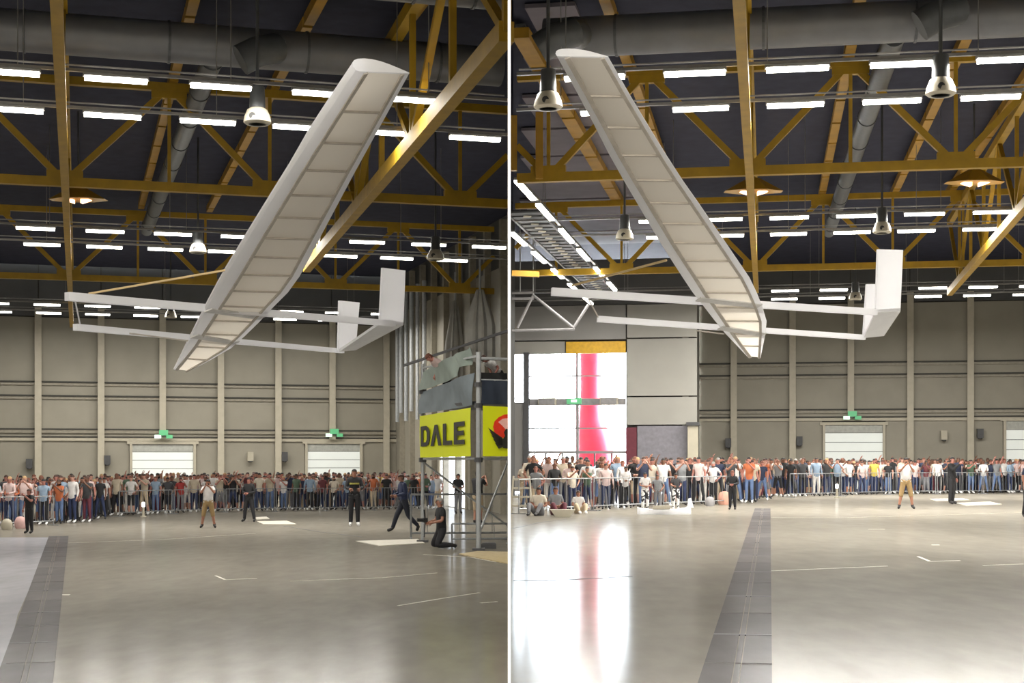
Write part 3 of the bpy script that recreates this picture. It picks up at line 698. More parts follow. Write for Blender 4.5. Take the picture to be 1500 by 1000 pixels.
# ------------------------------------------------------------------ the flying twin-boom aircraft
def wing_Y(y): return 1/(.0625-.0208*(y-105)/365)
def interp(tab, x):
    for i in range(len(tab)-1):
        if x <= tab[i+1][0]: break
    a, b = tab[i], tab[i+1]; t = (x-a[0])/(b[0]-a[0]); return a[1]+(b[1]-a[1])*t
def aircraft(kd, Ltab, Rtab, y0, y1, dyR, ups, lows, fins, stab, sticks, label, bands):
    mid = P((Ltab[3][1]+Rtab[3][1])/2, 455, 23.5)
    r = root('glider_aircraft', mid, label, 'aircraft')
    def chord(y):
        xl, xr = interp(Ltab, y), interp(Rtab, y+dyR)
        Y = wing_Y(y); dY = kd*(xr-xl)
        return P(xl, y, Y-dY/2), P(xr, y+dyR, Y+dY/2)
    N = 15
    ys = [y0+(y1-y0)*((i/N)) for i in range(N+1)]
    # ribs equally spaced in space rather than in the picture: warp by depth
    cs = [1/wing_Y(y) for y in ys]
    Ya, Yb = wing_Y(y0), wing_Y(y1)
    ys = []
    for i in range(N+1):
        Yt = Ya+(Yb-Ya)*(i/N)**.92; ys.append(105+(.0625-1/Yt)*365/.0208)
    secs = [chord(y) for y in ys]
    span = (secs[-1][0]-secs[0][0]).normalized()
    prof = [(0, 0.30), (.02, .62), (.06, .82), (.14, .95), (.26, 1.0), (.40, .97), (.55, .84), (.7, .62), (.85, .34), (1, .06)]
    def ring(k, f0, f1, lift=0.0):
        a, b = secs[k]; c = b-a; n = c.cross(span).normalized()
        if n.z < 0: n = -n
        th = (.16 if k == 0 else .17 if k < 3 else .13)*c.length
        up = [p for p in prof if f0 < p[0] < f1]
        g = lambda f: interp(prof, f)
        up = [(f0, g(f0))]+up+[(f1, g(f1))]
        pts = [a+c*f+n*(th*h) for f, h in up]
        bot = [(f1, 0), (f0+(f1-f0)*.5, 0), (f0, 0)] if f0 > 0 else [(f1, 0), (.06, 0), (.015, .08)]
        pts += [a+c*f+n*(th*h+lift) for f, h in bot]
        return pts
    MB().loft([ring(k, 0, .2) for k in range(N+1)]).build('leading_edge', M_white, r, True)
    MB().loft([ring(k, .88, 1) for k in range(N+1)]).build('trailing_edge', M_white, r, True)
    def sub(k, t, f0, f1):
        A = ring(k, f0, f1, .012); B = ring(k+1, f0, f1, .012); return [a.lerp(b, t) for a, b in zip(A, B)]
    for k in range(N):
        MB().loft([sub(k, .0, .2, .88), sub(k, 1, .2, .88)]).build('fabric_panel', M_cream, r, True)
        if k:
            a, b = secs[k]; c = b-a; n = c.cross(span).normalized(); n = n if n.z > 0 else -n
            MB().beam(a+c*.2-n*.001, a+c*.88-n*.001, .028, .02, n).build('rib', M_rib, r)
    a, b = secs[0]; MB().loft([ring(0, 0, 1), [p-span*.03 for p in ring(0, 0, 1)]]).build('tip_rib', M_white, r)
    # spar lines seen under the cover
    for f, ww in ((.2, .05), (.88, .04)):
        mb = MB()
        for k in range(N):
            (a0, b0), (a1, b1) = secs[k], secs[k+1]
            c0 = b0-a0; n = c0.cross(span).normalized(); n = n if n.z > 0 else -n
            mb.beam(a0+(b0-a0)*f-n*.004, a1+(b1-a1)*f-n*.004, ww, .02, n)
        mb.build('spar', M_rib, r)
    for tab, wd in ((ups, .115), (lows, .095)):
        (p0, p1) = tab
        A, B = P(*p0), P(*p1); d = (B-A).normalized(); s_ = d.cross(ZUP).normalized(); u_ = s_.cross(d)
        MB().loft([[c+s_*x*q+u_*y*q for x, y in ((-1, -1), (1, -1), (1, 1), (-1, 1))] for c, q in ((A, wd*.52), (B, wd*.43))]).build('boom', M_white, r)
    for (pa, pb) in bands:  # grey strips paint the shade of the booms showing through the fabric
        xl, xr = interp(Ltab, pa), interp(Rtab, pb); w2 = kd*(xr-xl)/2
        A = P(xl+3, pa, wing_Y(pa)-w2); B = P(xr-3, pb, wing_Y(pb)+w2); n = (B-A).cross(span).normalized(); n = n if n.z > 0 else -n
        MB().beam(A-n*.012, B-n*.012, .16, .02, n).build('boom_shade', mat('boom_shade_grey', (214, 212, 210), .7), r)
    for poly in fins:
        pts = [P(*q) for q in poly]; nn = (pts[1]-pts[0]).cross(pts[3]-pts[0]).normalized()
        MB().prism(pts, nn*.05).build('tail_fin', M_white, r)
    MB().prism([P(*q) for q in stab], (0, 0, .05)).build('stabilizer', mat('foam_shade', (226, 226, 228), .6, 0, .03), r)
    for (pa, pb, rad, m, nm) in sticks:
        MB().tube(P(*pa), P(*pb), rad, n=7).build(nm, m, r)
    return r
Lt = [(97, 525), (110, 517), (250, 425), (338, 370), (408, 327), (452, 302), (512, 270), (541, 254), (560, 244)]
Rt = [(97, 605), (112, 597), (250, 521), (338, 474), (414, 434), (420, 430), (455, 395), (482, 370), (512, 336), (532, 300), (546, 272), (556, 262)]
aircraft(.0102, Lt, Rt, 106, 541, 3, ((98, 434, 21.3), (577, 474, 26.2)), ((110, 479, 22.6), (502, 514, 28.0)),
         [[(561, 392, 26.0), (594, 396, 26.4), (591, 476, 26.4), (557, 473, 26.0)], [(498, 440, 27.7), (527, 443, 28.1), (521, 512, 28.1), (496, 514, 27.7)]],
         [(497, 515, 27.7), (521, 513, 28.1), (591, 476, 26.4), (557, 474, 26.0)],
         [((130, 430, 21.6), (333, 395, 21.4), .016, M_wood, 'brace_rod'), ((110, 440, 21.4), (117, 474, 22.7), .012, M_white, 'brace_wire'), ((190, 488, 23.4), (275, 499, 24.5), .012, M_rib, 'brace_wire')],
         'white twin-boom glider flying in the left hall, wing leaning right', [(453, 464), (491, 501)])
Lt = [(70, 808), (78, 812), (160, 857), (240, 898), (360, 968), (425, 1010), (465, 1042), (480, 1053), (523, 1095), (540, 1108)]
Rt = [(70, 884), (82, 890), (152, 930), (250, 990), (307, 1030), (407, 1098), (420, 1105), (465, 1123), (480, 1123), (525, 1114), (540, 1110)]
aircraft(.0016, Lt, Rt, 84, 523, 1, ((808, 427, 23.2), (1284, 457, 23.9)), ((875, 467, 24.5), (1267, 494, 25.1)),
         [[(1286, 365, 23.9), (1323, 366, 24.0), (1319, 455, 24.0), (1283, 456, 23.9)], [(1270, 416, 25.1), (1297, 416, 25.2), (1292, 491, 25.2), (1265, 494, 25.1)]],
         [(1265, 495, 25.1), (1295, 492, 25.2), (1319, 456, 24.0), (1283, 458, 23.9)],
         [((838, 418, 23.2), (976, 381, 21.3), .018, M_wood, 'brace_rod'), ((862, 438, 23.3), (876, 464, 24.4), .012, M_rib, 'brace_wire'), ((1020, 484, 24.4), (1060, 489, 24.8), .012, M_rib, 'brace_wire')],
         'white twin-boom glider flying in the right hall, wing leaning left', [(437, 447), (479, 489)])

# ------------------------------------------------------------------ scaffold tower with banners
P0 = P(701, HZ, 39); P1 = P(619, HZ, 43); P0.z = P1.z = 0
PR = P(744.4, HZ, 39.3); PR.z = 0
P3 = Vector((-.12, 44.5, 0))
tw = root('scaffold_tower', Vector((-1.2, 41, 0)), 'scaffold tower with yellow banners and grey scrim beside the partition', 'scaffold')
for p, top, rr in ((P0, 5.15, .07), (P1, 5.1, .05), (P3, 4.6, .04)):
    MB().tube(p+ZUP*.06, p+ZUP*top, rr, n=10).build('post', M_steel, tw, True)
    MB().box(p+ZUP*.03, .32, .32, .06).build('base_plate', M_dgrey, tw)
for z in (2.35, 3.76, 4.3):
    for c in (P0, P1): MB().tube(c+ZUP*(z-.06), c+ZUP*(z+.06), .11, n=8).build('clamp', M_dgrey, tw)
def face(a, b, s, z, off=0.0):
    d = (b-a).normalized(); n = Vector((d.y, -d.x, 0)); n = n if n.y < 0 else -n
    return a+(b-a)*s+ZUP*z+n*off
def rail_(a, b, z, rad=.035, m=None): MB().tube(a+ZUP*z, b+ZUP*z, rad, n=8).build('rail', m or M_steel, tw, True)
rail_(P1, P0, 2.38); rail_(P0, PR, 2.38); rail_(P0, PR, 4.98, .04); rail_(P1, P3, 2.38)
rail_(P0, PR, 4.42, .03)
MB().beam(P1+ZUP*4.98, P0+ZUP*5.05, .05, .05).build('rail', M_steel, tw)
MB().prism([P1+ZUP*3.8, P0+ZUP*3.8, PR+ZUP*3.8, P3+ZUP*3.8], (0, 0, .08)).build('platform_deck', M_dgrey, tw)
MB().tube(P0+ZUP*.4, P3+ZUP*2.3, .03, n=7).build('cross_brace', M_steel, tw)
MB().tube(P1+ZUP*2.3, P3+ZUP*.4, .03, n=7).build('cross_brace', M_steel, tw)
def cloth(a, b, s0, s1, zb0, zt0, zb1, zt1, m, name, off=.06, amp=.02, nx=14, nz=5, ph=0.):
    vs = []; fs = []
    for th in (0, .012):
        for j in range(nz+1):
            for i in range(nx+1):
                x = i/nx; y = j/nz; s = s0+(s1-s0)*x
                z = (zb0+(zb1-zb0)*x)*(1-y)+(zt0+(zt1-zt0)*x)*y
                vs.append(face(a, b, s, z, off+th+amp*math.sin(6*x+ph+2*y)+amp*.6*math.sin(13*x+3*y+ph)))
    K = (nx+1)*(nz+1)
    for t in (0, K):
        for j in range(nz):
            for i in range(nx):
                q = t+j*(nx+1)+i; fs.append((q, q+1, q+nx+2, q+nx+1))
    return MB().add(vs, fs).build(name, m, tw, True)
cloth(P1, P0, .02, .93, 2.42, 3.60, 2.44, 3.71, M_ban, 'banner', .09, .012)
cloth(P0, PR, .10, 1.0, 2.44, 3.75, 2.44, 3.73, M_ban, 'banner', .09, .004, 6)
cloth(P1, P0, .0, .96, 3.66, 4.30, 3.78, 4.62, M_scrim, 'scrim', .04, .05, 16, 6, 1.)
cloth(P1, P0, .0, .72, 4.33, 4.86, 4.58, 5.20, M_scrim2, 'scrim', .05, .05, 16, 6, 2.)
cloth(P1, P0, .45, .86, 4.75, 5.05, 4.85, 5.35, M_scrim2, 'scrim', .0, .06, 12, 6, 4.)
cloth(P0, PR, .06, 1., 3.80, 4.42, 3.80, 4.40, M_navy, 'drape_sheet', .04, .03, 10, 5, .5)
cloth(P0, PR, .06, 1., 4.40, 4.62, 4.40, 4.62, M_black, 'drape_sheet', -.05, .04, 10, 5, 2.5)
# lettering DALE (strokes as thin slabs on the left banner)
def glyph(name, s0, s1, polys, zf0=.26, zf1=.74):
    mb = MB()
    for poly in polys:
        pts = []
        for (x, y) in poly:
            s = s0+(s1-s0)*x; zb = 2.42+(2.44-2.42)*s; ztp = 3.60+(3.71-3.60)*s
            zz = zb+(ztp-zb)*(zf0+(zf1-zf0)*y); pts.append(face(P1, P0, s, zz, .135))
        d = (P0-P1).normalized(); n = Vector((d.y, -d.x, 0)); n = n if n.y < 0 else -n
        mb.prism(pts, n*.012)
    return mb.build(name, M_ink, tw)
W_ = .26
glyph('letter', .055, .225, [[(0, 0), (.28, 0), (.28, 1), (0, 1)], [(.28, 0), (.62, 0), (.72, .2), (.28, .2)], [(.28, .8), (.72, .8), (.62, 1), (.28, 1)], [(.62, 0), (.85, .08), (1, .28), (.7, .34), (.6, .19)], [(1, .28), (1, .72), (.7, .66), (.7, .34)], [(.62, 1), (.6, .81), (.7, .66), (1, .72), (.85, .92)]])['label'] = 'dark letter D'
glyph('letter', .245, .445, [[(0, 0), (.27, 0), (.62, 1), (.38, 1)], [(.73, 0), (1, 0), (.62, 1), (.5, .68)]])['label'] = 'dark letter A without a crossbar'
glyph('letter', .475, .635, [[(0, 0), (.32, 0), (.32, 1), (0, 1)], [(.32, 0), (1, 0), (1, .2), (.32, .2)]])['label'] = 'dark letter L'
glyph('letter', .67, .85, [[(0, 0), (.28, 0), (.28, 1), (0, 1)], [(.28, 0), (1, 0), (1, .2), (.28, .2)], [(.28, .4), (.92, .4), (.92, .6), (.28, .6)], [(.28, .8), (1, .8), (1, 1), (.28, 1)]])['label'] = 'dark letter E'
# round winged emblem on the front banner
def ep(px, py, off=.115):
    s = (px-701)/(744.4-701); return face(P0, PR, s, CAMZ+(HZ-py)/F*39.1, off)
nf = Vector((0, -1, 0))
def disc(cx, cy, rx, ry, m, name, off, n=24): MB().prism([ep(cx+rx*math.cos(2*math.pi*i/n), cy-ry*math.sin(2*math.pi*i/n), off) for i in range(n)][:], nf*.008).build(name, m, tw)
MB().prism([ep(x, y, .12) for x, y in ((744, 606), (736, 607), (728, 611), (722, 617), (720, 625), (722, 634), (728, 640), (744, 642))], nf*.008).build('emblem_disc', M_red, tw)
MB().prism([ep(x, y, .132) for x, y in ((744, 612), (734, 613), (727, 618), (733, 623), (738, 629), (744, 627))], nf*.006).build('emblem_streak', M_pink, tw)  # lighter pink streak printed on the disc
MB().prism([ep(x, y, .142) for x, y in ((744, 628), (738, 628), (735, 633), (737, 638), (733, 644), (734, 656), (744, 657))], nf*.006).build('emblem_figure', M_ink, tw)
for k in range(5):
    x0 = 712+k*2.4; y0 = 626+k*5.4
    MB().prism([ep(x, y, .138) for x, y in ((x0, y0), (x0+2.5, y0+2), (733, 641+k*1.6), (735, 647+k*1.8), (x0+6, y0+9.5))], nf*.006).build('emblem_feather', M_ink, tw)
# barrier beside the tower
def barrier_pts(a, b, z0, z1, name, label, nb=12, rad=.022, group=None):
    r = root(name, Vector(((a.x+b.x)/2, (a.y+b.y)/2, z0)), label, 'barrier', group)
    A = Vector((a.x, a.y, 0)); B = Vector((b.x, b.y, 0)); zt = z1-.04; zb = z0+.16
    MB().tube(A+ZUP*zt, B+ZUP*zt, rad, n=6).build('top_rail', M_bar, r)
    MB().tube(A+ZUP*zb, B+ZUP*zb, rad, n=6).build('bottom_rail', M_bar, r)
    for p in (A, B):
        MB().tube(p+ZUP*(z0+.03), p+ZUP*zt, rad, n=6).build('upright', M_bar, r)
        d = (B-A).normalized(); n = Vector((-d.y, d.x, 0))
        MB().beam(p+n*.28+ZUP*(z0+.015), p-n*.28+ZUP*(z0+.015), .05, .03).build('foot', M_bar, r)
    mb = MB()
    for i in range(1, nb): mb.tube(A.lerp(B, i/nb)+ZUP*zb, A.lerp(B, i/nb)+ZUP*zt, .009, n=4)
    o = mb.build('bars', M_bar, r); o['kind'] = 'stuff'
    return r
barrier_pts(P(602, 722, 45), P(744.5, 722, 45.3), 0, 1.36, 'safety_rail', 'white-grey safety rail crossing behind the scaffold tower', 6, .035)
barrier_pts(P(662, 722, 41.6), P(744.3, 722, 41.8), 0, .62, 'safety_rail', 'low grey rail between the tower posts near the floor', 4, .03)

# ------------------------------------------------------------------ people
SKIN = [mat('skin_%s' % n, c, .6, 0, .05, 8) for n, c in (('fair', (178, 134, 118)), ('tan', (156, 110, 90)), ('rosy', (166, 112, 100)), ('brown', (110, 76, 60)))]
HAIR = [mat('hair_%s' % n, c, .7, 0, .15, 20) for n, c in (('black', (30, 26, 26)), ('brown', (66, 46, 38)), ('auburn', (104, 62, 46)), ('fair', (168, 136, 96)), ('grey', (140, 136, 132)))]
HN = ['black', 'brown', 'auburn', 'fair', 'grey']
SH = [('white', (236, 232, 230)), ('pale pink', (230, 200, 196)), ('black', (32, 32, 36)), ('navy', (40, 50, 82)), ('grey', (140, 142, 146)), ('maroon', (112, 44, 52)),
      ('orange', (216, 110, 60)), ('light blue', (150, 176, 204)), ('beige', (208, 192, 166)), ('green', (86, 112, 88)), ('red', (186, 52, 50)), ('yellow', (214, 190, 70)), ('cream', (236, 222, 200)), ('charcoal', (66, 66, 70))]
SHW = [24, 14, 14, 8, 9, 7, 1.5, 5, 6, 3, 1.5, 1.5, 7, 10]
TR = [('navy jeans', (38, 48, 80)), ('black trousers', (28, 28, 32)), ('blue jeans', (84, 104, 140)), ('grey trousers', (110, 110, 114)), ('beige trousers', (190, 172, 146)), ('maroon trousers', (92, 40, 52)), ('white trousers', (214, 210, 206))]
TRW = [24, 22, 14, 9, 5, 3, 3]
SHM = {n: mat('shirt_'+n.replace(' ', '_'), tuple((q*.72+sum(c)/3*.11) for q in c), .8, 0, .08, 9) for n, c in SH}
TRM = {n: mat('cloth_'+n.replace(' ', '_'), c, .8, 0, .1, 9) for n, c in TR}
M_shoe = mat('shoe_dark', (34, 32, 34), .6); M_shoew = mat('shoe_white', (230, 230, 230), .6)
def V(*a): return Vector(a)
def joints(arms='down', legs='stand', lean=0.0, turn=0.0, shift=0.0):
    J = {'pelvis': V(0, 0, .94), 'spine': V(0, 0, 1.12), 'chest': V(0, -.005, 1.33), 'neck': V(0, 0, 1.47), 'h0': V(0, -.015, 1.545), 'h1': V(0, -.02, 1.62), 'h2': V(0, -.002, 1.725)}
    A = {'down': ((.235, .03, 1.15), (.25, -.05, .93)), 'phone': ((.235, -.16, 1.24), (.075, -.36, 1.47)), 'fold': ((.25, -.02, 1.15), (.05, -.22, 1.11)),
         'hips': ((.33, .05, 1.17), (.2, -.06, 1.0)), 'up': ((.27, -.06, 1.5), (.19, -.12, 1.72)), 'front': ((.24, -.05, 1.16), (.15, -.28, 1.12))}
    ar = arms if isinstance(arms, tuple) else (arms, arms)
    for s, k, a in ((-1, 'L', ar[0]), (1, 'R', ar[1])):
        J['sh'+k] = V(s*.175, 0, 1.41); e, w_ = A[a]; J['el'+k] = V(s*e[0], e[1], e[2]); J['wr'+k] = V(s*w_[0], w_[1], w_[2])
        J['hip'+k] = V(s*.09, 0, .88)
        if legs == 'stand': J['kn'+k] = V(s*.10, -.015, .48); J['an'+k] = V(s*.11, .02, .085); J['to'+k] = V(s*.13, -.13, .035)
        elif legs == 'wide': J['kn'+k] = V(s*.16, -.02, .48); J['an'+k] = V(s*.22, .02, .085); J['to'+k] = V(s*.26, -.12, .035)
        elif legs == 'walk':
            if s < 0: J['kn'+k] = V(-.09, -.20, .50); J['an'+k] = V(-.09, -.34, .10); J['to'+k] = V(-.1, -.49, .05)
            else: J['kn'+k] = V(.09, .10, .49); J['an'+k] = V(.09, .42, .17); J['to'+k] = V(.1, .36, .035)
        elif legs == 'kneel':
            J['hip'+k] = V(s*.1, 0, .88)
        elif legs == 'sit': pass
    up = ['spine', 'chest', 'neck', 'h0', 'h1', 'h2', 'shL', 'shR', 'elL', 'elR', 'wrL', 'wrR']
    if legs in ('kneel', 'sit'):
        dz = -.46 if legs == 'kneel' else -.82
        for k in list(J):
            if k in up or k == 'pelvis' or k.startswith('hip'): J[k] = J[k]+V(0, .12, dz)
        for s, k in ((-1, 'L'), (1, 'R')):
            if legs == 'kneel':
                J['kn'+k] = V(s*.17, -.06, .08); J['an'+k] = V(s*.13, .36, .09); J['to'+k] = V(s*.13, .47, .05)
            else:
                J['kn'+k] = V(s*.2, -.36, .38); J['an'+k] = V(s*.12, -.62, .08); J['to'+k] = V(s*.12, -.76, .05)
    if lean:
        R_ = Matrix.Rotation(lean, 3, 'X'); c = J['pelvis'].copy()
        for k in up: J[k] = R_ @ (J[k]-c)+c
    return J
BONES = [('pelvis', 'spine'), ('spine', 'chest'), ('chest', 'neck'), ('neck', 'h0'), ('h0', 'h1'), ('h1', 'h2')]
for k in 'LR': BONES += [('chest', 'sh'+k), ('sh'+k, 'el'+k), ('el'+k, 'wr'+k), ('pelvis', 'hip'+k), ('hip'+k, 'kn'+k), ('kn'+k, 'an'+k), ('an'+k, 'to'+k)]
RAD = {'pelvis': (.155, .115), 'spine': (.135, .10), 'chest': (.15, .115), 'neck': (.052, .055), 'h0': (.068, .082), 'h1': (.084, .104), 'h2': (.066, .082)}
for k in 'LR': RAD.update({'sh'+k: (.06, .06), 'el'+k: (.043, .043), 'wr'+k: (.030, .030), 'hip'+k: (.092, .095), 'kn'+k: (.062, .064), 'an'+k: (.042, .044), 'to'+k: (.042, .03)})
def hand(J, k, vs, fs, simple=False):
    w_ = J['wr'+k]; e = J['el'+k]; d = (w_-e).normalized(); s = -1 if k == 'L' else 1
    side = d.cross(V(1, 0, 0) if abs(d.x) < .8 else V(0, 1, 0)).normalized(); nrm = d.cross(side).normalized()
    mb = MB()
    mb.loft([[w_-d*.01+side*a*.026+nrm*b*.018 for a, b in ((-1, -1), (1, -1), (1, 1), (-1, 1))], [w_+d*.085+side*a*.042+nrm*b*.013 for a, b in ((-1, -1), (1, -1), (1, 1), (-1, 1))]])
    for i, L in enumerate((.070, .080, .075, .06)):
        b0 = w_+d*.083+side*(-.032+.0213*i); b1 = b0+d*L*.55+nrm*.010*s; b2 = b1+d*L*.42+nrm*.026*s
        mb.loft([[b0+side*.0095*math.cos(t)+nrm*.0095*math.sin(t) for t in (0, 2.1, 4.2)], [b1+side*.009*math.cos(t)+nrm*.009*math.sin(t) for t in (0, 2.1, 4.2)], [b2+side*.006*math.cos(t)+nrm*.006*math.sin(t) for t in (0, 2.1, 4.2)]])
    b0 = w_+d*.03-side*.03; b1 = b0-side*.03+d*.03; b2 = b1+d*.035-side*.006
    mb.loft([[b+side*q*math.cos(t)+nrm*q*math.sin(t) for t in (0, 2.1, 4.2)] for b, q in ((b0, .013), (b1, .011), (b2, .008))])
    o = len(vs); vs += mb.v; fs += [tuple(i+o for i in f) for f in mb.f]; return len(mb.f)
def seg_d(p, a, b):
    ab = b-a; t = max(0, min(1, (p-a).dot(ab)/ab.length_squared)); return (p-(a+ab*t)).length, t
def figure(J, long_sleeve=False, shorts=False, sub=1, longhair=False, long_cov=None):
    names = list(J); idx = {n: i for i, n in enumerate(names)}
    me = bpy.data.meshes.new('tmp'); me.from_pydata([J[n] for n in names], [(idx[a], idx[b]) for a, b in BONES], [])
    ob = bpy.data.objects.new('tmp', me); COL.objects.link(ob)
    md = ob.modifiers.new('s', 'SKIN'); md.use_smooth_shade = True
    sv = me.skin_vertices[0].data
    for n in names: sv[idx[n]].radius = RAD[n]; sv[idx[n]].use_root = (n == 'pelvis')
    ss = ob.modifiers.new('u', 'SUBSURF'); ss.levels = sub
    dg = bpy.context.evaluated_depsgraph_get(); ev = ob.evaluated_get(dg); m2 = ev.to_mesh()
    vs = [v.co.copy() for v in m2.vertices]; fs = [tuple(p.vertices) for p in m2.polygons]; nr = [v.normal.copy() for v in m2.vertices]
    ev.to_mesh_clear(); bpy.data.objects.remove(ob); bpy.data.meshes.remove(me)
    fwd = (J['h1']-J['h0']).normalized(); hup = (J['h2']-J['h0']).normalized()
    lat = V(1, 0, 0); fr_ = hup.cross(lat).normalized()
    if fr_.dot(V(0, -1, 0)) < 0: fr_ = -fr_
    reg = []
    for f in fs:
        c = sum((vs[i] for i in f), V(0, 0, 0))/len(f); best = None
        for a, b in BONES:
            d, t = seg_d(c, J[a], J[b]); rr = max(RAD[a][0]*(1-t)+RAD[b][0]*t, .02); q = d/rr
            if best is None or q < best[0]: best = (q, a, b, t)
        q, a, b, t = best; g = 0
        if a in ('h0', 'h1') or (a == 'neck' and t > .6):
            r_ = c-J['h1']; up = r_.dot(hup); fw = r_.dot(fr_)
            g = 1 if (up > .024 or (fw < .02 and up > -.015) or (fw < -.02 and up > -.06) or (longhair and fw < .0 and up > -.2)) else 0
        elif a == 'neck': g = 1 if (longhair and (c-J['neck']).dot(fr_) < -.02) else 0
        elif a == 'chest' and b == 'neck': g = 2 if t < .85 else 0
        elif a in ('spine', 'chest') : g = 2
        elif a == 'pelvis' and b == 'spine': g = 2 if (c-J['pelvis']).dot((J['spine']-J['pelvis']).normalized()) > -.02 else 3
        elif a.startswith('sh'): g = 2 if (long_sleeve or t < .62) else 0
        elif a.startswith('el'): g = 2 if (long_sleeve and t < .93) else 0
        elif a == 'pelvis' or a.startswith('hip'): g = 3
        elif a.startswith('kn'): g = 3 if ((not shorts and t < .9) or (shorts and t < .12)) else (0 if shorts and t < .85 else 4)
        elif a.startswith('an'): g = 4
        reg.append(g)
    nb = len(vs)
    for k in 'LR':
        n = hand(J, k, vs, fs); reg += [0]*n
    # nose and ears
    c = J['h1']; mb = MB()
    w1 = .011
    mb.add([c+fr_*.088+hup*.02, c+fr_*.086-hup*.03-lat*w1, c+fr_*.086-hup*.03+lat*w1, c+fr_*.118-hup*.024], [(0, 1, 3), (0, 3, 2), (1, 2, 3), (0, 2, 1)])
    for s in (-1, 1): mb.box(c+lat*s*.082-fr_*.005-hup*.005, .012, .035, .05, lat, None, hup)
    o = len(vs); vs += mb.v; fs += [tuple(i+o for i in f) for f in mb.f]; reg += [0]*len(mb.f)
    return vs, fs, nr, reg, nb, (c, fr_, hup, lat)
def person(label, loc, rot, J, hgt, shirt, trou, shoe, hair, skin=0, long_sleeve=False, shorts=False, longhair=False, bald=False, extra=None, name='person', grp=None):
    vs, fs, nr, reg, nb, (hc, hf, hu, hl) = figure(J, long_sleeve, shorts, 2, longhair)
    S = hgt/1.72; T = Matrix.Translation(loc) @ Matrix.Rotation(rot, 4, 'Z') @ Matrix.Scale(S, 4)
    r = root(name, loc, label, 'person', grp); r.rotation_euler = (0, 0, rot); r.scale = (S, S, S)
    def mk(nm, v, f, m, sm=True):
        me = bpy.data.meshes.new(nm); me.from_pydata(v, [], f); me.materials.append(m)
        for p in me.polygons: p.use_smooth = sm
        o = bpy.data.objects.new(nm, me); o.parent = r; COL.objects.link(o); return o
    mk('body', vs, fs, SKIN[skin])
    for g, nm, m, off in ((1, 'hair', hair, .012), (2, 'shirt', shirt, .014), (3, 'trousers' if not shorts else 'shorts', trou, .016), (4, 'shoe', shoe, .010), (5, 'shoe', shoe, .010)):
        if m is None: continue
        ids = [i for i, q in enumerate(reg) if (q == g if g < 4 else q == 4 and (sum(vs[j].x for j in fs[i]) < 0) == (g == 4)) and max(fs[i]) < nb]
        used_ = sorted({j for i in ids for j in fs[i]}); mp = {j: k for k, j in enumerate(used_)}
        if not ids: continue
        v2 = [vs[j]+nr[j]*off for j in used_]; f2 = [tuple(mp[j] for j in fs[i]) for i in ids]
        # hem: close back to the body along the open border
        edges = {}
        for f in f2:
            for a, b in zip(f, f[1:]+f[:1]): edges[(a, b)] = 1
        bd = [(a, b) for (a, b) in edges if (b, a) not in edges]; base = len(v2)
        inn = {}
        for a, b in bd:
            for k in (a, b):
                if k not in inn: inn[k] = len(v2); j = used_[k]; v2.append(vs[j]-nr[j]*.004)
        f2 += [(b, a, inn[a], inn[b]) for a, b in bd]
        mk(nm, v2, f2, m)
    for s in (-1, 1):
        q = hc+hf*.083+hl*s*.032+hu*.012
        mb = MB().lathe((0, 0, 0), [(.001, -.011), (.009, -.006), (.011, 0), (.009, .006), (.001, .011)], 8)
        mk('eye', [v+q for v in mb.v], mb.f, M_black)
    mb = MB().box(hc+hf*.079-hu*.052, .045, .012, .009, hl, None, hu); mk('mouth', mb.v, mb.f, mat('lips', (150, 84, 78), .6), False)
    if extra:
        for nm, mbx, m in extra(J): mk(nm, mbx.v, mbx.f, m, False)
    return r, T
def feet(H, px, py, head):
    p = H.F(px, py); return p, (py-head)*p.y/F
def sub_obj(name, mb, m, T, label, cat, parts=()):
    for i, v in enumerate(mb.v): mb.v[i] = T @ v
    o = tag(mb.build(name, m), label, cat)
    for nm, q, mm in parts:
        for i, v in enumerate(q.v): q.v[i] = T @ v
        q.build(nm, mm, o)
    return o
def phone(T, J, label, h=.15):
    c = (J['wrL']+J['wrR'])/2+V(0, -.03, .08)
    return sub_obj('phone', MB().box(c, h, .012, .075), M_black, T, label, 'phone', [('camera_lens', MB().tube(c+V(.055, -.006, .02), c+V(.055, -.012, .02), .009, n=8), M_dgrey)])
# left hall
p, h = feet(LH, 305, 773, 702); J = joints('phone', 'wide')
r_, T = person('man in white t-shirt and khaki shorts filming, left hall', p, .1, J, h, SHM['white'], mat('khaki', (140, 116, 78), .8), M_shoe, HAIR[0], 1, False, True)
phone(T, J, 'phone held up by the man in khaki shorts, left hall')
p, h = feet(LH, 365, 764, 699); J = joints('fold', 'wide')
person('person all in black standing before the crowd with folded arms, left hall', p, -.3, J, h, SHM['black'], TRM['black trousers'], M_shoe, HAIR[0], 2, True)
p, h = feet(LH, 43, 781, 716); J = joints(('down', 'phone'), 'stand')
person('person in black top standing at far left before the barrier', p, -.4, J, h, SHM['black'], TRM['black trousers'], M_shoe, HAIR[1], 2, False)
p, h = feet(LH, 519, 770, 687); J = joints('front', 'stand')
def band(J): return [('chest_band', MB().loft([[V(.178*math.cos(t*math.pi/8), .145*math.sin(t*math.pi/8)-.003, z) for t in range(16)] for z in (1.26, 1.31)]), mat('olive_band', (150, 146, 70), .7))]
person('man in black tracksuit with olive chest band and white shoes', p, .15, J, h, SHM['black'], TRM['black trousers'], M_shoew, HAIR[0], 1, True, False, False, False, band)
p, h = feet(LH, 592, 779, 694); J = joints(('front', 'fold'), 'walk', .12)
person('man in dark navy suit striding left before the crowd', p, -1.15, J, h, mat('suit_navy', (34, 44, 76), .7), mat('suit_dark', (26, 30, 44), .7), M_shoe, HAIR[1], 1, True)
p = LH.F(640, 803); J = joints('front', 'kneel', .05)
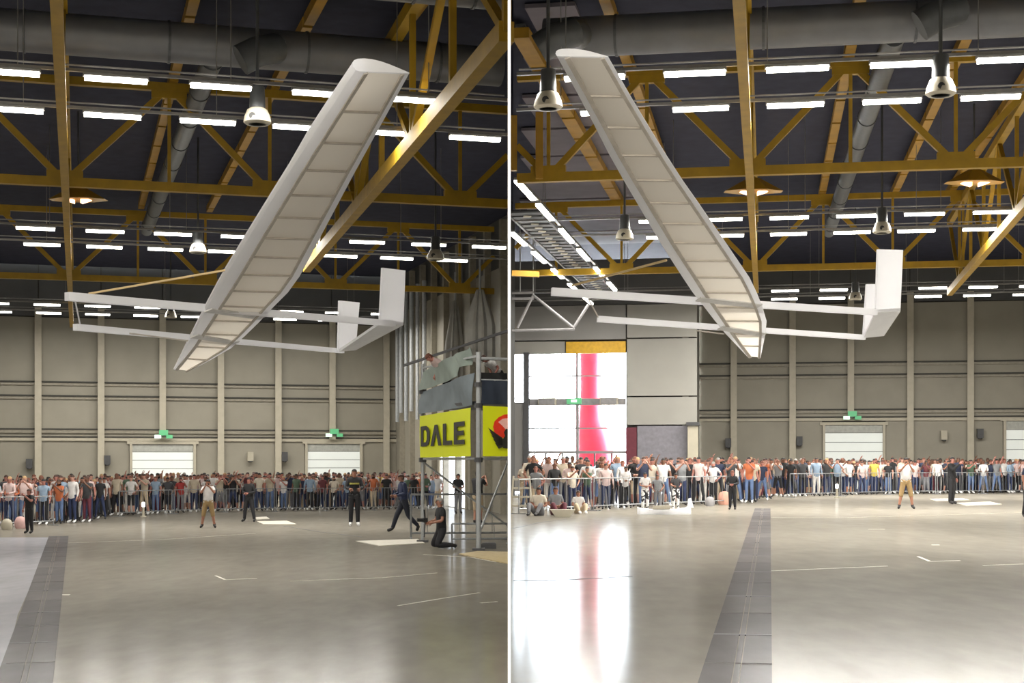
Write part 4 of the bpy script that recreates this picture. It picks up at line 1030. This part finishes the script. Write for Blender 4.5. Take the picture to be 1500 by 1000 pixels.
r_, T = person('kneeling photographer in black t-shirt by the scaffold tower', p, -1.2, J, 1.84, SHM['black'], TRM['black trousers'], M_shoe, HAIR[4], 1)
c = (J['wrL']+J['wrR'])/2+V(0, -.14, .06)
sub_obj('camera', MB().box(c, .15, .10, .11), M_black, T, 'black camera held by the kneeling photographer', 'camera', [('lens', MB().tube(c+V(0, -.05, 0), c+V(0, -.2, .01), .045, n=12), M_black), ('monopod', MB().tube(c+V(0, 0, -.05), c+V(0, -.02, -.42), .014, n=6), M_dgrey), ('grip_handle', MB().tube(c+V(0, 0, .05), c+V(0, -.02, .26), .02, n=6), M_black)])
p, h = feet(LH, 671, 752, 694); J = joints('fold', 'stand')
person('person in black shirt and grey trousers standing behind the tower post', p, .4, J, h, SHM['black'], TRM['grey trousers'], M_shoe, HAIR[0], 1)
p, h = feet(LH, 700, 768, 689); J = joints('phone', 'stand')
r_, T = person('man in black t-shirt and tan shorts behind the corner post', p, 2.6, J, h, SHM['black'], mat('tan_shorts', (156, 138, 112), .8), M_shoe, HAIR[0], 1, False, True)
# people leaning over the platform rail
J = joints(('front', 'down'), 'stand', .95)
lp = Vector((P(664, HZ, 41).x, 41.0, 3.9))
person('spectator in pink shirt leaning over the left side of the tower', V(-1.81, 41.95, 3.88), -1.1, J, 1.72, SHM['pale pink'], TRM['black trousers'], M_shoe, HAIR[2], 2)
J = joints(('fold', 'front'), 'stand', 1.0)
person('spectator in white t-shirt bending over the tower rail near the partition', Vector((-.34, 39.75, 3.88)), -.9, J, 1.5, SHM['white'], TRM['black trousers'], M_shoe, HAIR[1], 2)
# right hall
p, h = feet(RH, 1327, 745, 670); J = joints('phone', 'wide')
r_, T = person('man in white t-shirt and khaki shorts filming, right hall', p, -.1, J, h, SHM['white'], mat('khaki', (140, 116, 78), .8), M_shoe, HAIR[0], 1, False, True)
phone(T, J, 'phone held up by the man in khaki shorts, right hall')
p, h = feet(RH, 1394, 738, 669); J = joints(('phone', 'down'), 'stand')
person('person all in black standing before the crowd right of the filming man', p, .8, J, h, SHM['black'], TRM['black trousers'], M_shoe, HAIR[0], 2, True)
p, h = feet(RH, 1073, 746, 689); J = joints('fold', 'stand')
person('person in black standing before the barrier beside the floor trench', p, -.3, J, h, SHM['black'], TRM['black trousers'], M_shoe, HAIR[2], 2, True)
p, h = feet(RH, 1507, 758, 672); J = joints('down', 'wide')
person('person in dark clothes cut by the right frame edge, only a shoe visible', p, .6, J, h, SHM['navy'], TRM['black trousers'], M_shoe, HAIR[0], 1)
M_camo = bpy.data.materials.new('patterned_white'); M_camo.use_nodes = True; nt = M_camo.node_tree
vn = nt.nodes.new('ShaderNodeTexVoronoi'); vn.inputs['Scale'].default_value = 9; rp = nt.nodes.new('ShaderNodeValToRGB'); rp.color_ramp.interpolation = 'CONSTANT'
rp.color_ramp.elements[0].color = (.8, .8, .8, 1); rp.color_ramp.elements[1].color = (.03, .03, .035, 1); rp.color_ramp.elements[1].position = .62
tcn = nt.nodes.new('ShaderNodeTexCoord'); nt.links.new(tcn.outputs['Object'], vn.inputs['Vector']); nt.links.new(vn.outputs['Color'], rp.inputs['Fac']); nt.links.new(rp.outputs['Color'], nt.nodes['Principled BSDF'].inputs['Base Color'])
for px, fy, hd, arms, sh, hr, lab in ((945, 748, 692, 'fold', SHM['white'], 0, 'person in white top and patterned white trousers, left of two alike'), (990, 746, 693, 'front', SHM['charcoal'], 0, 'person in charcoal top and patterned white trousers before the crowd')):
    p, h = feet(RH, px, fy, hd); person(lab, p, .1, joints(arms, 'stand'), h, sh, M_camo, M_shoew, HAIR[hr], 1)
p, h = feet(RH, 963, 747, 695); person('person in long grey t-shirt between the two in patterned trousers', p, -.1, joints('hips', 'stand'), h, SHM['grey'], TRM['grey trousers'], M_shoe, HAIR[1], 1)
p, h = feet(RH, 848, 752, 690); person('child in white t-shirt sitting on the floor before the crowd', p, .2, joints('front', 'sit'), 1.35, SHM['white'], TRM['beige trousers'], M_shoew, HAIR[1], 1)
p, h = feet(RH, 815, 754, 690); person('person in grey shirt sitting on the floor left of the child', p, .2, joints('fold', 'sit'), 1.6, SHM['grey'], TRM['maroon trousers'], M_shoe, HAIR[1], 1)
p, h = feet(RH, 788, 755, 690); person('person in cream shirt sitting on the floor beside the stepladder', p, -.3, joints('fold', 'sit'), 1.6, SHM['cream'], TRM['grey trousers'], M_shoe, HAIR[0], 1)
p, h = feet(RH, 768, 741, 678); person('spectator in grey-beige shirt behind the white stepladder', p, -.2, joints('fold', 'stand'), h, SHM['beige'], TRM['beige trousers'], M_shoe, HAIR[1], 1)

# crowd: prototypes then copies that share mesh data
import numpy as np
protos = []
for (arms, legs, ls, shorts, lh) in (('down', 'stand', 0, 0, 0), ('phone', 'stand', 0, 0, 0), ('fold', 'stand', 1, 0, 0), ('phone', 'wide', 0, 1, 0), (('down', 'phone'), 'stand', 0, 0, 1), ('down', 'wide', 0, 0, 1), ('down', 'stand', 1, 0, 0),
                                      ('hips', 'stand', 0, 1, 0), ('front', 'wide', 1, 0, 1), (('phone', 'hips'), 'stand', 0, 0, 1), (('up', 'down'), 'wide', 0, 0, 0)):
    J = joints(arms, legs, random.uniform(-.03, .06)); vs, fs, nr, reg, nb, _ = figure(J, bool(ls), bool(shorts), 1, bool(lh))
    me = bpy.data.meshes.new('spectator'); me.from_pydata(vs, [], fs)
    for k in range(5): me.materials.append(None)
    for i, p in enumerate(me.polygons): p.material_index = reg[i]; p.use_smooth = i < len(reg)-14
    pose = {'down': 'arms down', 'phone': 'hands raised to face', 'fold': 'arms folded', 'up': 'arms in the air', 'hips': 'hands on hips', 'front': 'hands clasped'}
    pl = pose[arms] if isinstance(arms, str) else ('one hand raised' if 'up' not in arms else 'one arm up')
    protos.append((me, pl, bool(shorts), np.array([list(v) for v in vs]), fs, reg))
def pick(lst, wts): return random.choices(lst, wts)[0]
labels = set()
LMK = {-1: [(60, 'at the far left'), (150, 'below the second wall column'), (240, 'below the left roller door'), (325, 'right of the left roller door'), (410, 'mid left hall'), (490, 'left of the right roller door'), (560, 'below the right roller door'), (760, 'near the tower')],
       1: [(850, 'below the bright opening'), (935, 'by the maroon panel'), (1010, 'below the grey shutter'), (1080, 'by the bulkhead corner'), (1160, 'left of the trench end'), (1250, 'below the exit sign'), (1335, 'right of the roller door'), (1420, 'below the wall lamp'), (1520, 'at the far right')]}
def front_line(tab, px): return interp(tab, px)
FL = [(-20, 773), (60, 770), (140, 765), (156, 757), (300, 750), (610, 746), (760, 744)]
FR = [(740, 753), (900, 746), (1000, 741), (1105, 737), (1130, 729), (1300, 724), (1520, 722)]
rear = []
def crowd(H, side, tab, x0, x1, nind):
    rows = []; tot = 0; cnt = 0
    for row in range(8):
        px = x0+random.uniform(0, 8)
        while px < x1:
            fy = front_line(tab, px); p = H.F(px, fy)
            Y = p.y+.7+row*.9+random.uniform(-.13, .13); step = (.56+random.uniform(-.08, .14))/Y*F
            vmax = 84.5
            q = Vector(((px-CX)/F*Y, Y, H.floor))
            if side < 0 and q.x > -.45: px += step; continue
            if side > 0 and q.x < .35: px += step; continue
            u, v = H.uv(q)
            if (side > 0 and u < ur0+.5 and v > BV-.8) or v > 86.5 or (side < 0 and u > ul1-1): px += step; continue
            if side < 0 and px > 606 and Y < 60: px += step; continue
            rows.append((row, px, q)); px += step
    rows.sort(key=lambda t: t[0])
    for n, (row, px, q) in enumerate(rows):
        kid = side > 0 and px < 930 and row == 0
        S = random.uniform(.93, 1.06)*(1.0 if not kid else .9); rz = random.uniform(-.6, .6)
        me, pl, shorts, arr, fs, reg = random.choice(protos)
        orange = side < 0 and 55 < px < 95 or side > 0 and 1085 < px < 1125
        for _ in range(60):
            s = 'orange' if orange and random.random() < .5 else pick([a for a, b in SH], SHW); t = pick([a for a, b in TR], TRW); hi = pick([0, 1, 2, 3, 4], [8, 9, 5, 3, 1])
            lm = next(l for xx, l in LMK[side] if px < xx)
            lab = '%s-haired spectator in %s shirt, %s, %s row, %s%s' % (HN[hi], s, t, ['front', 'second', 'third', 'fourth', 'rear', 'rear', 'rear', 'rear'][row], lm, ', left hall' if side < 0 else ', right hall')
            if len(lab.replace('-', ' ').split()) > 16: lab = lab.replace('-haired', '').replace(HN[hi]+' ', '', 1)
            if len(lab.replace('-', ' ').split()) > 16: lab = lab.replace(' shirt, ', ', ').replace('spectator in', 'person in')
            if lab not in labels: break
        si = random.randrange(4) if random.random() < .9 else 2
        wh = random.random() < .35
        if n < nind:
            labels.add(lab); o = bpy.data.objects.new('person', me); COL.objects.link(o)
            o.location = q; o.rotation_euler = (0, 0, rz); o.scale = (S*random.uniform(.95, 1.1), S, S)
            for k, m in enumerate((SKIN[si], HAIR[hi], SHM[s], TRM[t], M_shoew if wh else M_shoe)):
                o.material_slots[k].link = 'OBJECT'; o.material_slots[k].material = m
            tag(o, lab, 'person', 'spectators standing in the crowd')
        else:
            rear.append((q, rz, S, arr, fs, reg, si, hi, s, t))
crowd(LH, -1, FL, -14, 740, 136)
crowd(RH, 1, FR, 752, 1512, 136)
# the packed rear rows as one object
mats_ = SKIN+HAIR+[SHM[a] for a, b in SH]+[TRM[a] for a, b in TR]+[M_shoe]; mi = {m.name: i for i, m in enumerate(mats_)}
av = []; af = []; am = []; off = 0
for (q, rz, S, arr, fs, reg, si, hi, s, t) in rear:
    c, s_ = math.cos(rz)*S, math.sin(rz)*S; R = np.array([[c, s_, 0], [-s_, c, 0], [0, 0, S]])
    av.append(arr @ R+np.array(list(q))); key = [mi[SKIN[si].name], mi[HAIR[hi].name], mi[SHM[s].name], mi[TRM[t].name], mi[M_shoe.name]]
    af += [tuple(i+off for i in f) for f in fs]; am += [key[g] for g in reg]; off += len(arr)
me = bpy.data.meshes.new('crowd'); me.from_pydata(np.concatenate(av).tolist(), [], af)
for m in mats_: me.materials.append(m)
me.polygons.foreach_set('material_index', am); me.polygons.foreach_set('use_smooth', [True]*len(am)); me.update()
o = bpy.data.objects.new('crowd', me); COL.objects.link(o)
tag(o, 'densely packed rear rows of spectators in both halls', 'crowd', None, 'stuff')
# barriers along the crowd
def barriers(H, side, tab, px0, px1, dy=.35):
    px = px0; n = 0
    while px < px1:
        a = H.F(px, interp(tab, px)); a.y -= 0; wpx = 2.2/a.y*F; b = H.F(px+wpx, interp(tab, px+wpx))
        if side < 0 and (b.x > -.6): break
        if abs(b.y-a.y) < 3.5:
            k = ORD[n] if n < 20 else 'last'
            barrier_pts(a+V(0, -.35, 0), b+V(0, -.35, 0), H.floor, H.floor+1.1, 'crowd_barrier', '%s steel crowd barrier from the left, %s hall' % (k, 'left' if side < 0 else 'right'), 14, .02, 'steel barriers before the crowd'); n += 1
        px += wpx*1.04
barriers(LH, -1, FL, -10, 600)
barriers(RH, 1, FR, 760, 1500)

# ------------------------------------------------------------------ small things on the floor
p = RH.F(764, 752); r = root('stepladder', p, 'white stepladder at the left end of the right hall crowd', 'ladder')
for s in (-.33, .33):
    MB().beam(p+V(s, 0, 0), p+V(s*.75, .5, 1.15), .05, .05).build('side_rail', M_col, r); MB().beam(p+V(s, 1.0, 0), p+V(s*.75, .5, 1.15), .04, .04).build('rear_leg', M_col, r)
for k in range(4): MB().box(p+V(0, .1+.12*k, .24+.27*k), .60-.04*k, .2, .06).build('step', M_col, r)
c = RH.F(971, 753); r = root('model_boat', c, 'long low white hull-like model lying on the floor', 'model')
rings = []
for x, wd, hh in ((-.78, .08, .20), (-.7, .3, .17), (-.4, .42, .14), (0, .45, .13), (.4, .42, .14), (.68, .3, .18), (.86, .05, .28)):
    rings.append([c+V(x, -wd/2, hh), c+V(x, -wd/2*.7, .0), c+V(x, wd/2*.7, .0), c+V(x, wd/2, hh), c+V(x, 0, hh+.03)])
MB().loft(rings).build('hull', M_white, r); MB().prism([c+V(.74, 0, .2), c+V(.94, 0, .2), c+V(.86, 0, .5), c+V(.78, 0, .48)], (0, .05, 0)).build('fin', M_white, r)
MB().box(c+V(-.05, .0, .21), .5, .3, .1).build('folded_cloth', M_col, r)
c = RH.F(824, 757); tag(MB().loft([[c+V(-.2, -.15, 0), c+V(.2, -.15, 0), c+V(.2, .15, 0), c+V(-.2, .15, 0)], [c+V(-.36, -.22, .22), c+V(.36, -.22, .22), c+V(.36, .22, .22), c+V(-.36, .22, .22)]]).build('paper_tray', M_col), 'small pale flared tray on the floor before seated people', 'tray')
def bag(H, px, py, m, lab, s=.5):
    c = H.F(px, py); r = root('bag', c, lab, 'bag')
    MB().loft([[c+V(math.cos(t*math.pi/6)*s*k*.5, math.sin(t*math.pi/6)*s*k*.34, z*s) for t in range(12)] for k, z in ((.8, 0), (1.05, .25), (1, .6), (.7, .9), (.3, 1))]).build('sack', m, r, True)
    MB().loft([[c+V(math.cos(a)*s*.2+dx, .0+dy, s*.95+math.sin(a)*s*.25) for dx, dy in ((.0, -.02), (.03, 0), (0, .02))] for a in [math.pi*i/6 for i in range(7)]]).build('strap', M_dgrey, r)
bag(RH, 1061, 739, mat('peach_cloth', (190, 140, 122), .8), 'peach coloured bag on the floor before the barrier, right hall', .5)
bag(LH, 30, 774, mat('pink_cloth', (196, 160, 156), .8), 'pinkish bag on the floor by the barrier at far left', .42)
bag(LH, 10, 776, M_col, 'pale bag on the floor at the left frame edge', .38)
bag(RH, 1040, 741, M_grey, 'grey bag on the floor left of the peach bag', .34)
for H, px, py, lab in ((LH, 210, 757, 'small white lit bollard on the floor before the crowd, left hall'), (RH, 1226, 729, 'small white lit bollard on the floor before the crowd, right hall')):
    c = H.F(px, py); r = root('bollard_lamp', c, lab, 'lamp')
    MB().lathe(c, [(.13, 0), (.13, .04), (.05, .06), (.05, .42)], 10).build('stem', M_col, r); MB().lathe(c, [(.05, .42), (.07, .46), (.07, .56), (.05, .62)], 10).build('lamp_head', mat('bollard_glow', (255, 252, 245), .4, 0, 0, 3, 0, 4), r)
c = LH.F(716, 803); tag(MB().loft([[c+V(x*k, y*k, z) for x, y in ((-.2, -.12), (.2, -.12), (.2, .12), (-.2, .12))] for k, z in ((1, 0), (1, .12), (.85, .16))]).build('equipment_case', M_dgrey), 'dark grey case on the floor at the foot of the corner post', 'case')
